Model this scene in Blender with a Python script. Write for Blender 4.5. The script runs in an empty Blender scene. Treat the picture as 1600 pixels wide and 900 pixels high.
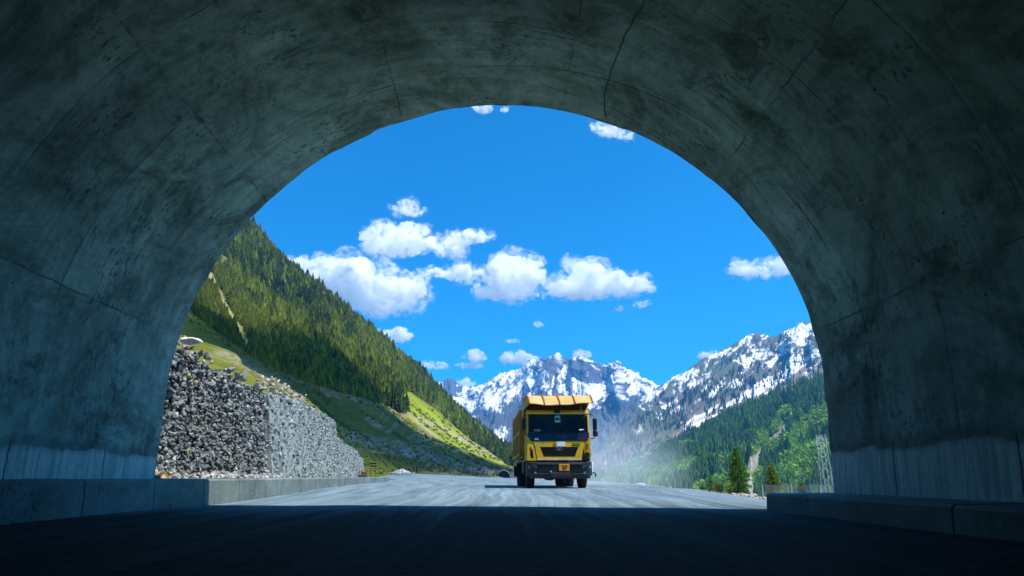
import bpy, bmesh, math, random
import numpy as np
from mathutils import Vector, Matrix

random.seed(7)
RNG = np.random.default_rng(7)
S = bpy.context.scene
COL = S.collection
R_ = math.radians

# ------------------------------------------------------------------ camera, light, exposure
EYE = 0.47
F_PX, W_PX, H_PX = 1067.0, 1600.0, 900.0
PITCH, YAW = R_(15.455), R_(1.552)
cam_d = bpy.data.cameras.new("camera")
cam = bpy.data.objects.new("camera", cam_d)
COL.objects.link(cam)
cam_d.sensor_width = 36.0
cam_d.lens = 36.0 * F_PX / W_PX
cam_d.clip_start = 0.05
cam_d.clip_end = 60000
cam.location = (0, 0, EYE)
cam.rotation_euler = (math.pi / 2 + PITCH, 0, -YAW)
S.camera = cam

SUN = Vector((0.45, -0.18, 1.0)).normalized()
SUN_EL = math.asin(SUN.z)
SUN_AZ = math.atan2(SUN.x, SUN.y)

world = bpy.data.worlds.new("World")
S.world = world
world.use_nodes = True
wn, wl = world.node_tree.nodes, world.node_tree.links
bg = wn["Background"]
sky = wn.new("ShaderNodeTexSky")
sky.sky_type = 'NISHITA'
sky.sun_disc = False
sky.sun_elevation = SUN_EL
sky.sun_rotation = SUN_AZ
sky.altitude = 2600
sky.air_density = 1.0
sky.dust_density = 0.35
sky.ozone_density = 2.0
hs = wn.new("ShaderNodeHueSaturation")
hs.inputs["Saturation"].default_value = 1.95
hs.inputs["Hue"].default_value = 0.496
hs.inputs["Value"].default_value = 1.20
wl.new(sky.outputs[0], hs.inputs["Color"])
wl.new(hs.outputs[0], bg.inputs[0])
bg.inputs[1].default_value = 0.12

sl = bpy.data.lights.new("sun", 'SUN')
sl.energy = 5.0
sl.angle = R_(0.5)
sl.color = (1.0, 0.95, 0.86)
so = bpy.data.objects.new("sun", sl)
COL.objects.link(so)
so.rotation_euler = SUN.to_track_quat('Z', 'Y').to_euler()

S.view_settings.view_transform = 'Standard'
S.view_settings.look = 'None'
S.view_settings.exposure = 0.66
S.view_settings.gamma = 1.0
S.cycles.max_bounces = 24
S.cycles.diffuse_bounces = 6
S.cycles.volume_bounces = 24
S.cycles.transparent_max_bounces = 12
S.cycles.volume_step_rate = 0.3
S.cycles.volume_max_steps = 256
S.cycles.use_denoising = True
S.cycles.caustics_reflective = False
S.cycles.caustics_refractive = False

# ------------------------------------------------------------------ helpers
Fv = np.array([math.sin(YAW) * math.cos(PITCH), math.cos(YAW) * math.cos(PITCH), math.sin(PITCH)])
Rv = np.array([math.cos(YAW), -math.sin(YAW), 0.0])
Uv = np.cross(Rv, Fv)


def at(px, py, Y):
    """world point at forward distance Y that the photograph shows at pixel (px, py)"""
    d = Fv + Rv * (px - 800) / F_PX + Uv * (450 - py) / F_PX
    d = d / d[1]
    return np.array([d[0] * Y, Y, d[2] * Y + EYE])


def to_px(P):
    """where the photograph shows world points (n,3)"""
    Q = P - np.array([0, 0, EYE])
    dd = np.maximum(Q @ Fv, 1e-3)
    return 800 + F_PX * (Q @ Rv) / dd, 450 - F_PX * (Q @ Uv) / dd


def sm(a, b, x):
    t = np.clip((np.asarray(x, float) - a) / (b - a), 0, 1)
    return t * t * (3 - 2 * t)


def _hash(ix, iy, seed):
    h = (ix.astype(np.int64) * 374761393 + iy.astype(np.int64) * 668265263 + seed * 974634777) & 0xFFFFFFFF
    h = ((h ^ (h >> 13)) * 1274126177) & 0xFFFFFFFF
    h = h ^ (h >> 16)
    return (h & 0xFFFFFF) / float(0xFFFFFF)


def vnoise(x, y, seed=0):
    x = np.asarray(x, float); y = np.asarray(y, float)
    ix = np.floor(x); iy = np.floor(y)
    fx = x - ix; fy = y - iy
    fx = fx * fx * fx * (fx * (fx * 6 - 15) + 10); fy = fy * fy * fy * (fy * (fy * 6 - 15) + 10)
    ix = ix.astype(np.int64); iy = iy.astype(np.int64)
    a = _hash(ix, iy, seed); b = _hash(ix + 1, iy, seed)
    c = _hash(ix, iy + 1, seed); d = _hash(ix + 1, iy + 1, seed)
    return (a + (b - a) * fx) * (1 - fy) + (c + (d - c) * fx) * fy


def fbm(x, y, oct=5, seed=0, gain=0.5):
    s = 0; a = 1.0; t = 0
    for o in range(oct):
        s = s + a * vnoise(x * 2 ** o + 17.3 * o, y * 2 ** o - 9.1 * o, seed + o)
        t += a; a *= gain
    return s / t


def ridged(x, y, oct=5, seed=0, gain=0.55):
    s = 0; a = 1.0; t = 0
    for o in range(oct):
        n = 1 - np.abs(2 * vnoise(x * 2 ** o + 5.7 * o, y * 2 ** o + 3.3 * o, seed + o) - 1)
        s = s + a * n * n; t += a; a *= gain
    return s / t


def mesh_np(name, V, Fq, mat=None, parent=None, cols=None, smooth=True, uv=None):
    """V (n,3), Fq (m,k) faces of one size, or list of such arrays"""
    me = bpy.data.meshes.new(name)
    Fs = Fq if isinstance(Fq, list) else [Fq]
    V = np.asarray(V, np.float32)
    me.vertices.add(len(V)); me.vertices.foreach_set("co", V.ravel())
    nl = sum(f.size for f in Fs); nf = sum(len(f) for f in Fs)
    me.loops.add(nl); me.polygons.add(nf)
    li = np.concatenate([np.asarray(f, np.int32).ravel() for f in Fs])
    me.loops.foreach_set("vertex_index", li)
    tot = np.concatenate([np.full(len(f), f.shape[1], np.int32) for f in Fs])
    start = np.concatenate([[0], np.cumsum(tot)[:-1]]).astype(np.int32)
    me.polygons.foreach_set("loop_start", start)
    me.polygons.foreach_set("use_smooth", np.full(nf, smooth, bool))
    me.update(calc_edges=True)
    if cols is not None:
        a = me.color_attributes.new("Col", 'FLOAT_COLOR', 'POINT')
        c = np.ones((len(V), 4), np.float32); c[:, :3] = cols
        a.data.foreach_set("color", c.ravel())
    if uv is not None:
        l = me.uv_layers.new(name="UVMap")
        l.data.foreach_set("uv", np.asarray(uv, np.float32)[li].ravel())
    o = bpy.data.objects.new(name, me)
    COL.objects.link(o)
    if mat: me.materials.append(mat)
    if parent: o.parent = parent
    return o


def grid_faces(n, m):
    i = np.arange(n - 1)[:, None]; j = np.arange(m - 1)[None, :]
    a = i * m + j
    return np.stack([a, a + 1, a + m + 1, a + m], -1).reshape(-1, 4)


def tag(o, label=None, cat=None, group=None, kind=None):
    if label: o["label"] = label
    if cat: o["category"] = cat
    if group: o["group"] = group
    if kind: o["kind"] = kind
    return o


def empty(name, loc=(0, 0, 0), rz=0):
    o = bpy.data.objects.new(name, None)
    COL.objects.link(o)
    o.location = loc; o.rotation_euler = (0, 0, rz)
    o.empty_display_size = 0.3
    return o


class MB:
    """collects boxes, tubes, plates into one mesh"""
    def __init__(self): self.bm = bmesh.new()

    def box(self, c, s, rot=None, bev=0.0, seg=2):
        m = Matrix.Translation(c)
        if rot: m = m @ Matrix.Rotation(rot[0], 4, 'X') @ Matrix.Rotation(rot[1], 4, 'Y') @ Matrix.Rotation(rot[2], 4, 'Z')
        r = bmesh.ops.create_cube(self.bm, size=1.0, matrix=m @ Matrix.Diagonal((s[0], s[1], s[2], 1)))
        if bev > 0:
            es = list({e for v in r['verts'] for e in v.link_edges})
            bmesh.ops.bevel(self.bm, geom=es, offset=bev, segments=seg, affect='EDGES', profile=0.5)
        return self

    def cyl(self, p, q, r, r2=None, n=12, caps=True):
        p = Vector(p); q = Vector(q); d = q - p
        m = Matrix.Translation((p + q) / 2) @ d.to_track_quat('Z', 'Y').to_matrix().to_4x4()
        bmesh.ops.create_cone(self.bm, cap_ends=caps, segments=n, radius1=r, radius2=r if r2 is None else r2, depth=d.length, matrix=m)
        return self

    def path(self, pts, r, n=8):
        for a, b in zip(pts[:-1], pts[1:]): self.cyl(a, b, r, n=n)
        return self

    def plate(self, poly, ext):
        """polygon of 3D points extruded by vector ext"""
        ext = Vector(ext)
        a = [self.bm.verts.new(p) for p in poly]
        b = [self.bm.verts.new(Vector(p) + ext) for p in poly]
        self.bm.faces.new(a); self.bm.faces.new(b[::-1])
        n = len(a)
        for i in range(n):
            self.bm.faces.new((a[i], b[i], b[(i + 1) % n], a[(i + 1) % n]))
        return self

    def lathe(self, prof, axis='X', n=28, c=(0, 0, 0)):
        """profile list of (radius, along)"""
        rings = []
        for r, t in prof:
            ring = []
            for k in range(n):
                a = 2 * math.pi * k / n
                if axis == 'X': p = (t, r * math.cos(a), r * math.sin(a))
                elif axis == 'Y': p = (r * math.cos(a), t, r * math.sin(a))
                else: p = (r * math.cos(a), r * math.sin(a), t)
                ring.append(self.bm.verts.new(Vector(p) + Vector(c)))
            rings.append(ring)
        for A, B in zip(rings[:-1], rings[1:]):
            for k in range(n):
                self.bm.faces.new((A[k], A[(k + 1) % n], B[(k + 1) % n], B[k]))
        return self

    def build(self, name, mat, parent=None, smooth=False, loc=None):
        bmesh.ops.recalc_face_normals(self.bm, faces=self.bm.faces)
        me = bpy.data.meshes.new(name)
        self.bm.to_mesh(me); self.bm.free()
        if smooth:
            for p in me.polygons: p.use_smooth = True
        me.materials.append(mat)
        o = bpy.data.objects.new(name, me)
        COL.objects.link(o)
        if parent: o.parent = parent
        if loc: o.location = loc
        return o


# ------------------------------------------------------------------ materials
def new_mat(name):
    m = bpy.data.materials.new(name); m.use_nodes = True
    return m, m.node_tree.nodes, m.node_tree.links, m.node_tree.nodes["Principled BSDF"]


def node_noise(n, l, vec, scale, detail=6, rough=0.6, dist=0.0):
    t = n.new("ShaderNodeTexNoise")
    t.inputs["Scale"].default_value = scale; t.inputs["Detail"].default_value = detail
    t.inputs["Roughness"].default_value = rough; t.inputs["Distortion"].default_value = dist
    if vec is not None: l.new(vec, t.inputs["Vector"])
    return t.outputs["Fac"]


def ramp(n, l, fac, stops):
    r = n.new("ShaderNodeValToRGB")
    e = r.color_ramp.elements
    while len(e) < len(stops): e.new(0.5)
    for k, (p, c) in enumerate(stops):
        e[k].position = p
        e[k].color = (c, c, c, 1) if isinstance(c, (int, float)) else (*c, 1)
    l.new(fac, r.inputs[0])
    return r.outputs[0]


def mixc(n, l, fac, a, b, mode='MIX'):
    m = n.new("ShaderNodeMix"); m.data_type = 'RGBA'; m.blend_type = mode
    for i, v in ((0, fac), (6, a), (7, b)):
        if hasattr(v, 'links') or hasattr(v, 'is_linked'): l.new(v, m.inputs[i])
        elif isinstance(v, tuple): m.inputs[i].default_value = (*v, 1)
        else: m.inputs[i].default_value = v
    return m.outputs[2]


def mth(n, l, op, a, b=None, c=None):
    m = n.new("ShaderNodeMath"); m.operation = op
    for i, v in enumerate((a, b, c)):
        if v is None: continue
        if isinstance(v, (int, float)): m.inputs[i].default_value = v
        else: l.new(v, m.inputs[i])
    return m.outputs[0]


def bump(n, l, b, h, strength=0.3, dist=0.02):
    t = n.new("ShaderNodeBump")
    t.inputs["Strength"].default_value = strength; t.inputs["Distance"].default_value = dist
    l.new(h, t.inputs["Height"]); l.new(t.outputs[0], b.inputs["Normal"])


def coord(n, which="Object"):
    return n.new("ShaderNodeTexCoord").outputs[which]


def mapping(n, l, vec, scale=(1, 1, 1), loc=(0, 0, 0), rot=(0, 0, 0)):
    m = n.new("ShaderNodeMapping")
    m.inputs["Scale"].default_value = scale; m.inputs["Location"].default_value = loc; m.inputs["Rotation"].default_value = rot
    l.new(vec, m.inputs[0])
    return m.outputs[0]


def simple(name, col, rough=0.6, metal=0.0, var=0.25, scale=6.0, dirt=None, coat=0.0, bumps=0.0):
    m, n, l, b = new_mat(name)
    v = coord(n)
    f = node_noise(n, l, v, scale)
    c = tuple(max(0, x * (1 - var)) for x in col); d = tuple(min(1, x * (1 + var)) for x in col)
    out = mixc(n, l, ramp(n, l, f, [(0.3, 0.0), (0.7, 1.0)]), c, d)
    if dirt:
        g = node_noise(n, l, v, scale * 0.6, 8, 0.7, 0.6)
        out = mixc(n, l, ramp(n, l, g, [(dirt[1], 0.0), (dirt[1] + 0.18, dirt[2])]), out, dirt[0])
    l.new(out, b.inputs["Base Color"])
    b.inputs["Roughness"].default_value = rough; b.inputs["Metallic"].default_value = metal
    if coat: b.inputs["Coat Weight"].default_value = coat
    if bumps: bump(n, l, b, node_noise(n, l, v, scale * 5), bumps, 0.01)
    return m


def col_mat(name, rough=0.9, var=0.3, scale=1.0, bumps=0.0, bscale=4.0, bdist=0.1, spec=0.2, scale2=None):
    """colour from the mesh's own colour attribute, broken up by noise"""
    m, n, l, b = new_mat(name)
    a = n.new("ShaderNodeVertexColor"); a.layer_name = "Col"
    v = coord(n)
    f = node_noise(n, l, v, scale, 8, 0.65)
    k = ramp(n, l, f, [(0.3, 1 - var), (0.7, 1 + var)])
    o = mixc(n, l, 1.0, a.outputs[0], k, 'MULTIPLY')
    if scale2:
        k2 = ramp(n, l, node_noise(n, l, v, scale2, 8, 0.7), [(0.3, 1 - var * .8), (0.7, 1 + var * .8)])
        o = mixc(n, l, 1.0, o, k2, 'MULTIPLY')
    l.new(o, b.inputs["Base Color"])
    b.inputs["Roughness"].default_value = rough
    b.inputs["Specular IOR Level"].default_value = spec
    if bumps: bump(n, l, b, node_noise(n, l, v, bscale, 8, 0.7), bumps, bdist)
    return m


# ------------------------------------------------------------------ tunnel
XC, AX, ZC, BZ, NP = -0.40, 5.305, 1.90, 5.04, 1.95
PD, PS = 11.0, -0.20                       # portal plane Y = PD + PS * X


def profile(scale_out=0.0, n=120):
    """inner lining profile, from right foot over the crown to left foot, with arc length"""
    pts = []
    for z in np.linspace(-0.3, ZC, 14)[:-1]:
        pts.append((XC + AX - 0.05 * ((ZC - z) / ZC) ** 2 * 1.6 + scale_out, z))
    for t in np.linspace(0, math.pi, n):
        c, s_ = math.cos(t), math.sin(t)
        e = 2 / NP
        pts.append((XC + (AX + scale_out) * math.copysign(abs(c) ** e, c), ZC + (BZ + scale_out) * abs(s_) ** e))
    for z in np.linspace(ZC, -0.3, 14)[1:]:
        pts.append((XC - AX + 0.0 * z - scale_out, z))
    P = np.array(pts)
    L = np.concatenate([[0], np.cumsum(np.hypot(*np.diff(P, axis=0).T))])
    return P, L


def concrete_mat(name, base=(0.30, 0.31, 0.29), lining=False):
    m, n, l, b = new_mat(name)
    if lining:
        uv = coord(n, "UV")
    else:
        uv = coord(n)
    big = node_noise(n, l, uv, 0.35, 6, 0.65, 0.8)
    mid = node_noise(n, l, mapping(n, l, uv, (1.0, 0.45, 1)), 1.6, 8, 0.72, 1.2)
    fine = node_noise(n, l, uv, 14, 8, 0.7)
    c = mixc(n, l, ramp(n, l, big, [(0.34, 0.0), (0.68, 1.0)]), tuple(x * 0.62 for x in base), tuple(x * 1.25 for x in base))
    c = mixc(n, l, ramp(n, l, mid, [(0.32, 0.0), (0.66, 1.0)]), mixc(n, l, 1.0, c, (0.62, 0.66, 0.62), 'MULTIPLY'), c)
    if lining:
        # brushed streaks that run round the vault, and large dark blotches
        sk_ = node_noise(n, l, mapping(n, l, uv, (0.32, 4.2, 1), (2, 9, 0)), 1.3, 7, 0.7, 0.5)
        c = mixc(n, l, ramp(n, l, sk_, [(0.38, 0.0), (0.60, 0.62)]), c, mixc(n, l, 1.0, c, (0.50, 0.56, 0.55), 'MULTIPLY'))
        bl_ = node_noise(n, l, mapping(n, l, uv, (1, 0.8, 1), (71, 19, 0)), 0.62, 8, 0.74, 1.6)
        c = mixc(n, l, ramp(n, l, bl_, [(0.46, 0.0), (0.62, 0.85)]), c, mixc(n, l, 1.0, c, (0.34, 0.40, 0.38), 'MULTIPLY'))
        gr2 = node_noise(n, l, mapping(n, l, uv, (1.0, 0.9, 1), (17, 33, 0)), 1.7, 10, 0.78, 0.8)
        c = mixc(n, l, mth(n, l, 'MULTIPLY', ramp(n, l, gr2, [(0.51, 0.0), (0.58, 0.8)]), ramp(n, l, node_noise(n, l, mapping(n, l, uv, (1, 1, 1), (91, 3, 0)), 0.55, 3), [(0.46, 0.0), (0.60, 1.0)])), c, mixc(n, l, 1.0, c, (0.26, 0.32, 0.31), 'MULTIPLY'))
        lt_ = node_noise(n, l, mapping(n, l, uv, (0.7, 1.2, 1), (7, 49, 0)), 0.9, 8, 0.7, 1.2)
        c = mixc(n, l, ramp(n, l, lt_, [(0.54, 0.0), (0.72, 0.5)]), c, (0.52, 0.60, 0.56))
    # brownish / greenish stains
    st = node_noise(n, l, mapping(n, l, uv, (1, 1, 1), (31, 7, 0)), 0.8, 7, 0.7, 1.5)
    c = mixc(n, l, ramp(n, l, st, [(0.54, 0.0), (0.74, 0.6)]), c, (0.17, 0.18, 0.085))
    # dark speckled patches and bug holes
    sp = node_noise(n, l, mapping(n, l, uv, (0.7, 1.2, 1), (3, 11, 0)), 11.0, 5, 0.7, 0.1)
    msk = node_noise(n, l, mapping(n, l, uv, (1, 1, 1), (13, 3, 0)), 0.9, 4, 0.6, 0.5)
    spm = mth(n, l, 'MULTIPLY', ramp(n, l, sp, [(0.55, 0.0), (0.58, 1.0)]), ramp(n, l, msk, [(0.50, 0.0), (0.62, 1.0)]))
    c = mixc(n, l, mth(n, l, 'MULTIPLY', spm, 0.8), c, (0.035, 0.04, 0.04))
    vo = n.new("ShaderNodeTexVoronoi"); vo.inputs["Scale"].default_value = 2.6
    l.new(mapping(n, l, uv, (1, 1, 1)), vo.inputs["Vector"])
    hole = mth(n, l, 'LESS_THAN', vo.outputs["Distance"], 0.055)
    sel = mth(n, l, 'GREATER_THAN', node_noise(n, l, mapping(n, l, uv, (1, 1, 1), (51, 3, 0)), 1.2, 3), 0.52)
    hole = mth(n, l, 'MULTIPLY', hole, sel)
    c = mixc(n, l, mth(n, l, 'MULTIPLY', hole, 0.85), c, (0.03, 0.032, 0.032))
    hgt = mid
    if lining:
        sx = n.new("ShaderNodeSeparateXYZ"); l.new(uv, sx.inputs[0])
        wob = mth(n, l, 'MULTIPLY', mth(n, l, 'SUBTRACT', node_noise(n, l, uv, 2.5, 4), 0.5), 0.10)
        u = mth(n, l, 'ADD', sx.outputs[0], wob); v = mth(n, l, 'ADD', sx.outputs[1], wob)

        def line(coord_, period, off, w):
            f = mth(n, l, 'ABSOLUTE', mth(n, l, 'SUBTRACT', mth(n, l, 'FRACT', mth(n, l, 'DIVIDE', mth(n, l, 'ADD', coord_, off), period)), 0.5))
            return mth(n, l, 'LESS_THAN', f, w / period)
        brk = ramp(n, l, node_noise(n, l, mapping(n, l, uv, (1, 1, 1), (5, 77, 0)), 1.1, 5), [(0.42, 0.1), (0.60, 1.0)])
        # panels of shuttering differ a little in tone
        pan = n.new("ShaderNodeTexWhiteNoise"); pan.noise_dimensions = '2D'
        cmb = n.new("ShaderNodeCombineXYZ")
        l.new(mth(n, l, 'FLOOR', mth(n, l, 'DIVIDE', u, 2.9)), cmb.inputs[0])
        l.new(mth(n, l, 'FLOOR', mth(n, l, 'DIVIDE', mth(n, l, 'ADD', v, 0.35), 1.5)), cmb.inputs[1])
        l.new(cmb.outputs[0], pan.inputs["Vector"])
        c = mixc(n, l, 1.0, c, ramp(n, l, pan.outputs["Value"], [(0.0, 0.88), (1.0, 1.08)]), 'MULTIPLY')
        rings = mth(n, l, 'MULTIPLY', line(v, 1.5, 0.35 + 0.75, 0.011), brk)
        longs = mth(n, l, 'MULTIPLY', line(u, 2.9, 1.45, 0.013), brk)
        lines = mth(n, l, 'MAXIMUM', rings, longs)
        c = mixc(n, l, mth(n, l, 'MULTIPLY', lines, 0.7), c, (0.04, 0.05, 0.05))
        # footing band, cast lighter, with a dark seam and drips
        oz = n.new("ShaderNodeSeparateXYZ"); l.new(coord(n), oz.inputs[0])
        seam = mth(n, l, 'ADD', oz.outputs[2], mth(n, l, 'MULTIPLY', mth(n, l, 'SUBTRACT', node_noise(n, l, mapping(n, l, coord(n), (1, 1, 0.3)), 1.3, 5, 0.6), 0.5), 0.35))
        foot = ramp(n, l, seam, [(0.80, 1.0), (0.825, 0.0)])
        drip = node_noise(n, l, mapping(n, l, coord(n), (1, 9, 0.6)), 1.6, 5, 0.65)
        lightc = mixc(n, l, ramp(n, l, drip, [(0.38, 0.0), (0.60, 1.0)]), (0.34, 0.44, 0.41), (0.62, 0.72, 0.67))
        c = mixc(n, l, mth(n, l, 'MULTIPLY', foot, 0.9), c, lightc)
        dk = ramp(n, l, seam, [(0.74, 0.0), (0.82, 1.0), (0.90, 1.0), (1.08, 0.0)])
        c = mixc(n, l, mth(n, l, 'MULTIPLY', dk, 0.42), c, (0.06, 0.07, 0.07))
        vj = mth(n, l, 'MULTIPLY', line(v, 2.05, 0.8, 0.012), ramp(n, l, oz.outputs[2], [(0.86, 1.0), (0.9, 0.0)]))
        c = mixc(n, l, mth(n, l, 'MULTIPLY', vj, 0.85), c, (0.03, 0.03, 0.03))
        hgt = mth(n, l, 'SUBTRACT', hgt, mth(n, l, 'MULTIPLY', mth(n, l, 'MAXIMUM', lines, hole), 0.5))
    c = mixc(n, l, 1.0, c, ramp(n, l, fine, [(0.3, 0.82), (0.7, 1.12)]), 'MULTIPLY')
    l.new(c, b.inputs["Base Color"])
    b.inputs["Roughness"].default_value = 0.82
    b.inputs["Specular IOR Level"].default_value = 0.3
    bump(n, l, b, hgt, 0.5, 0.03)
    return m


M_LINING = concrete_mat("tunnel concrete", (0.46, 0.66, 0.575), True)
M_CONC = concrete_mat("kerb concrete", (0.21, 0.255, 0.245))

tunnel = empty("road_tunnel", (0, 11, 0))
tag(tunnel, "arched grey concrete road tunnel, stained and seamed, framing the valley", "tunnel")
P, L = profile()
nY = 90
V = []; UV = []
Pt = len(P)
for i in range(nY):
    t = i / (nY - 1)
    t = 1 - (1 - t) ** 1.6
    y = -38 + (PD + PS * P[:, 0] + 38) * t
    rgh = (fbm(L * 0.5, y * 0.4, 5, 3) - 0.5) * 0.025 + (fbm(L * 2.2, y * 0.6, 3, 9) - 0.5) * 0.012
    cx = np.column_stack([P[:, 0] - XC, P[:, 1] - 1.5]); cx /= np.linalg.norm(cx, axis=1)[:, None]
    edge = np.zeros(Pt)
    if i == nY - 1:
        y = y + (vnoise(L * 3.5, L * 0, 21) - 0.5) * 0.05
        edge = (fbm(L * 3.0, L * 0, 4, 5) - 0.40).clip(0) * 0.06
    V.append(np.column_stack([P[:, 0] + cx[:, 0] * (rgh + edge), y, P[:, 1] + cx[:, 1] * (rgh + edge)]))
    UV.append(np.column_stack([L, y]))
inner = mesh_np("lining", np.vstack(V) - np.array([0, 11, 0]), grid_faces(nY, Pt)[:, ::-1], M_LINING, tunnel, uv=np.vstack(UV))
# headwall: straight-topped wall round the mouth, with the arch cut out of it
hb = bmesh.new()
HW, HT = 10.5, 8.25
prof = [(x, z) for x, z in P]
outer = [(HW, -0.3), (HW, HT), (-HW, HT), (-HW, -0.3)]
TH = 1.2
ins = [[hb.verts.new((x, PD + PS * x - 11 - 0.03 - d, z)) for x, z in prof] for d in (0, TH)]
outs_poly = []
for (x, z) in prof:           # matching outer point of every profile point, on the rectangle
    dx, dz = x - XC, z - 0.6
    k = min(HW / abs(dx) if abs(dx) > 1e-6 else 1e9, (HT - 0.6) / dz if dz > 1e-6 else 1e9)
    outs_poly.append((XC + dx * k, 0.6 + dz * k))
outs = [[hb.verts.new((x, PD + PS * x - 11 - 0.03 - d, z)) for x, z in outs_poly] for d in (0, TH)]
for k in range(Pt - 1):
    hb.faces.new((ins[0][k], ins[0][k + 1], outs[0][k + 1], outs[0][k]))
    hb.faces.new((outs[0][k], outs[0][k + 1], outs[1][k + 1], outs[1][k]))
    hb.faces.new((ins[1][k + 1], ins[1][k], outs[1][k], outs[1][k + 1]))
bmesh.ops.recalc_face_normals(hb, faces=hb.faces)
me = bpy.data.meshes.new("headwall"); hb.to_mesh(me); hb.free(); me.materials.append(M_CONC)
o = bpy.data.objects.new("headwall", me); COL.objects.link(o); o.parent = tunnel
# outer shell and closed far end keep daylight out of the bore
P2, L2 = profile(0.9, 60)
V = []
for y in (-39.0, -20.0, 0.0, None):
    yy = np.full(len(P2), y) if y is not None else PD + PS * P2[:, 0] - 1.0
    V.append(np.column_stack([P2[:, 0], yy - 11, P2[:, 1]]))
mesh_np("outer_shell", np.vstack(V), grid_faces(4, len(P2)), M_CONC, tunnel)
mb = MB(); mb.plate([(x, -49.5, z) for x, z in P2[::2]], (0, -0.3, 0)); mb.build("end_wall", M_CONC, tunnel)
# shrinkage crack across the crown: a thin dark tube laid along the lining
M_CRACK = simple("dark crack", (0.02, 0.022, 0.022), 0.95)
cr = MB()
cpts = []
rr = random.Random(3)


def on_lining(px, py):
    """the point of the lining that is seen at a pixel"""
    d = at(px, py, 1.0) - np.array([0, 0, EYE])
    lo, hi = 0.5, 30.0
    for _ in range(60):
        mid_ = (lo + hi) / 2
        x, z = d[0] * mid_, d[2] * mid_ + EYE
        v = abs((x - XC) / AX) ** NP + (max(z - ZC, 0) / BZ) ** NP
        if v < 1: lo = mid_
        else: hi = mid_
    return np.array([d[0] * lo, lo, d[2] * lo + EYE])


for px, py in [(1010, -20), (1004, 8), (990, 32), (975, 58), (968, 76), (956, 108), (948, 132), (944, 150), (945, 172), (947, 186)]:
    p = on_lining(px, py) * np.array([1, 1, 1.0])
    cpts.append(p - np.array([0, 11, 0.0]) - np.array([0, 0, 0.006]))
fine_pts = []
for a, b_ in zip(cpts[:-1], cpts[1:]):
    for t in (0, .33, .66):
        fine_pts.append(a + (b_ - a) * t + np.array([rr.uniform(-.009, .009), 0, 0]))
fine_pts.append(cpts[-1])
cr.path([tuple(p) for p in fine_pts], 0.0065, 5)
cr.build("crack", M_CRACK, tunnel)

# ------------------------------------------------------------------ road and ground
KERB_L = [(-5.0, -38), (-5.0, 6), (-5.0, 13.3), (-5.1, 16.2), (-5.7, 22), (-6.7, 29), (-7.5, 36), (-8.15, 45), (-8.7, 53), (-9.5, 66), (-10.8, 80)]
KERB_R = 4.03
EDGE = np.array([(-40, 5.2), (14, 5.5), (22, 6.7), (42, 8.5), (70, 10.5), (150, 12.0), (230, 8.0), (300, 2.0)])


def x_edge(Y): return np.interp(Y, EDGE[:, 0], EDGE[:, 1])


def gz(X, Y):
    X = np.asarray(X, float); Y = np.asarray(Y, float)
    return 0.05 * sm(12, 26, Y) + np.clip(5 - X, 0, 60) * 0.05 * sm(55, 150, Y)


def resample(pts, step):
    pts = np.array(pts, float)
    L_ = np.concatenate([[0], np.cumsum(np.linalg.norm(np.diff(pts, axis=0), axis=1))])
    s = np.linspace(0, L_[-1], max(2, int(L_[-1] / step)))
    out = np.column_stack([np.interp(s, L_, pts[:, k]) for k in range(pts.shape[1])])
    for _ in range(2):
        out[1:-1] = (out[:-2] + 2 * out[1:-1] + out[2:]) / 4
    return out, s


# road sheet: rows follow the bend; U across, V along
def left_limit(Y):
    k = np.array(KERB_L)
    x = np.interp(Y, k[:, 1], k[:, 0])
    return np.where(Y > 80, -14 - (Y - 80) * 0.75, x) - 0.15


Ys = np.concatenate([np.arange(-39, 8, 1.0), np.arange(8, 60, 0.4), np.geomspace(60, 262, 90)])
nU = 90
V = []; UV = []; ucol = []
for Y in Ys:
    xl, xr = left_limit(Y), x_edge(Y) + (fbm(Y * 0.35, 3.0, 4, 2) - 0.5) * 0.9
    if Y < 10.6: xr = KERB_R + 0.1
    u = np.linspace(0, 1, nU)
    X = xl + (xr - xl) * u
    y = np.full(nU, Y)
    z = gz(X, y) + (fbm(X * 0.5, y * 0.3, 4, 8) - 0.5) * 0.03
    V.append(np.column_stack([X, y, z]))
    UV.append(np.column_stack([u * 12, np.full(nU, Y)]))
m, n, l, b = new_mat("dusty road surface")
uv = coord(n, "UV"); ob = coord(n)
sx = n.new("ShaderNodeSeparateXYZ"); l.new(ob, sx.inputs[0])
agg = node_noise(n, l, ob, 24, 5, 0.85)
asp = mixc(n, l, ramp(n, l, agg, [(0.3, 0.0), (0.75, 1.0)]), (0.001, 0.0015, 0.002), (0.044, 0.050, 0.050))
streak = node_noise(n, l, mapping(n, l, uv, (1.0, 0.035, 1)), 2.1, 7, 0.72, 0.35)
streak2 = node_noise(n, l, mapping(n, l, uv, (1.0, 0.02, 1), (9, 4, 0)), 5.5, 6, 0.7, 0.2)
patch = node_noise(n, l, ob, 0.22, 6, 0.65, 0.5)
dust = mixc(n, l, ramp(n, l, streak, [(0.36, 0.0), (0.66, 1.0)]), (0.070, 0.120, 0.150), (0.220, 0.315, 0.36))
dust = mixc(n, l, ramp(n, l, streak2, [(0.40, 0.55), (0.58, 0.0)]), dust, (0.075, 0.10, 0.12))
dust = mixc(n, l, ramp(n, l, patch, [(0.35, 0.0), (0.7, 0.35)]), dust, (0.23, 0.30, 0.33))
dust = mixc(n, l, 1.0, dust, ramp(n, l, agg, [(0.3, 0.86), (0.7, 1.1)]), 'MULTIPLY')
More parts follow.
